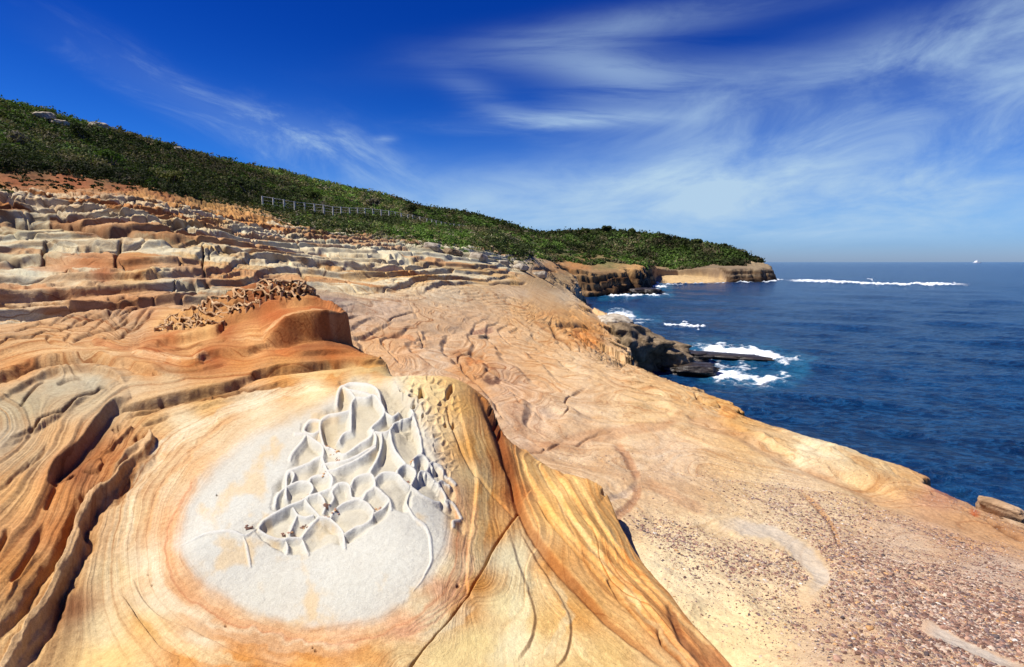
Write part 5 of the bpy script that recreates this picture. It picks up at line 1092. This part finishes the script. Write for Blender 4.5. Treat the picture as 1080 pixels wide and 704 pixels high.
# lacy standing honeycomb on the capped ridge: a net of thin stone walls
def lattice_rock():
    g = np.random.default_rng(17); pts = []; k = 0
    while len(pts) < 210 and k < 6000:
        k += 1; u, v = g.uniform(164, 335), g.uniform(297, 356)
        if not inside(np.array([u]), np.array([v]), LACE)[0]: continue
        if all(math.hypot(u - a, (v - b) * 1.6) > 6.6 for a, b in pts): pts.append((u, v))
    pos = [np.array(vert_at(u, v), float).ravel() for u, v in pts]; pos = [p for p in pos if 6.5 < p[1] < 14]
    uv = [project(p[0], p[1], p[2])[:2] for p in pos]
    px_ = np.array([p[1] / F for p in pos]); up = [p + np.array((0, 0, q * (.5 + 3.5 * g.random() + (3 if p[0] > -3.9 else 0)))) for p, q in zip(pos, px_)]
    base = pos[len(pos) // 2]; e = empty('honeycomb_rock', tuple(base)); tag(e, 'lacy brown honeycomb of thin rock walls standing on the capped ridge left of centre', 'rock lattice')
    items = []; seen = set()
    for i, a in enumerate(uv):
        d = [(math.hypot(a[0] - b[0], (a[1] - b[1]) * 1.6), j) for j, b in enumerate(uv) if j != i]; d.sort()
        for dd, j in d[:3]:
            if dd > 20 or (min(i, j), max(i, j)) in seen: continue
            seen.add((min(i, j), max(i, j))); A, B = up[i] - base, up[j] - base; m_ = (A + B) / 2 + np.array((0, 0, -px_[i] * g.uniform(-1, 2.0))) + g.normal(size=3) * px_[i] * .8
            r0 = px_[i] * g.uniform(.8, 1.5); items.append(([A, (A + m_) / 2 + g.normal(size=3) * .006, m_, (B + m_) / 2, B], [r0 * 1.35, r0, r0 * .8, r0, r0 * 1.35]))
        if g.random() < .75: items.append(([up[i] - base, pos[i] - base - np.array((0, 0, px_[i] * 4))], [px_[i] * 1.3, px_[i] * 1.9]))
    tubes('wall_net', items, plain_rock('brown lattice stone', (.20, .10, .045), (.42, .25, .12), (.60, .42, .24), 3.0, .01), e, 6)
lattice_rock()
# dry leaf litter caught in the honeycomb cells
def litter():
    g = np.random.default_rng(3); sp_ = [(302,560,5),(322,553,5),(354,539,4),(344,533,3),(398,533,3),(322,522,5),(430,503,4),(352,476,5),(356,482,4),(346,472,3),(413,444,3),(262,556,3),(435,486,2),(340,500,4),(330,500,3),(345,545,2),(310,562,3)]
    idx_ = []
    for u, v, r_ in sp_:
        j = select(u - r_, u + r_, v - r_ * .6, v + r_ * .6, True, None)
        j = j[DEPf[j] < 8]
        if len(j): idx_.append(g.choice(j, 9))
    i = np.concatenate(idx_); s = np.exp(g.normal(size=len(i)) * .4) * .0065
    V_, Q, cc = stones(i, s, PAL[g.choice([1, 2, 3, 8, 0], len(i))], 94)
    tag(make_mesh('leaf_litter', V_, Q, STONE, cols=cc, smooth_=False), kind='stuff')
litter()

# ------------------------------------------------------------------ ship on the horizon
def ship():
    x, y, _ = ptD(1030, 277.9, ZC); k = 5200 / y; x, y = x * k, 5200
    e = empty('cargo_ship', (x, y, 0)); tag(e, 'tiny white ship far out on the horizon line at the right', 'ship')
    wm, t, b = material('white ship paint'); b.inputs['Base Color'].default_value = (.75, .77, .8, 1)
    hm, t, b = material('grey ship hull'); b.inputs['Base Color'].default_value = (.42, .46, .52, 1)
    hull = np.array([(-30,-5,-1),(26,-5,-1),(36,0,-1),(26,5,-1),(-30,5,-1),(-32,-6,6),(28,-6,6),(42,0,8),(28,6,6),(-32,6,6)], float)
    make_mesh('hull', hull, [(0,1,6,5),(1,2,7,6),(2,3,8,7),(3,4,9,8),(4,0,5,9),(5,6,8,9),(6,7,8,8)], hm, smooth_=False, parent=e)
    def bx(name, a, b_, mat):
        v = [(x_, y_, z_) for z_ in (a[2], b_[2]) for (x_, y_) in ((a[0], a[1]), (b_[0], a[1]), (b_[0], b_[1]), (a[0], b_[1]))]
        make_mesh(name, v, [(0,1,5,4),(1,2,6,5),(2,3,7,6),(3,0,4,7),(4,5,6,7)], mat, smooth_=False, parent=e)
    bx('superstructure', (-18, -5, 6), (10, 5, 16), wm); bx('bridge', (-4, -4, 16), (6, 4, 22), wm); bx('funnel', (-14, -2, 16), (-10, 2, 24), hm)
    tubes('mast', [([(1, 0, 22), (1, 0, 34)], [.8, .5])], wm, e)
ship()
print('verts', len(ALLV), 'kept', int(keep.sum()))
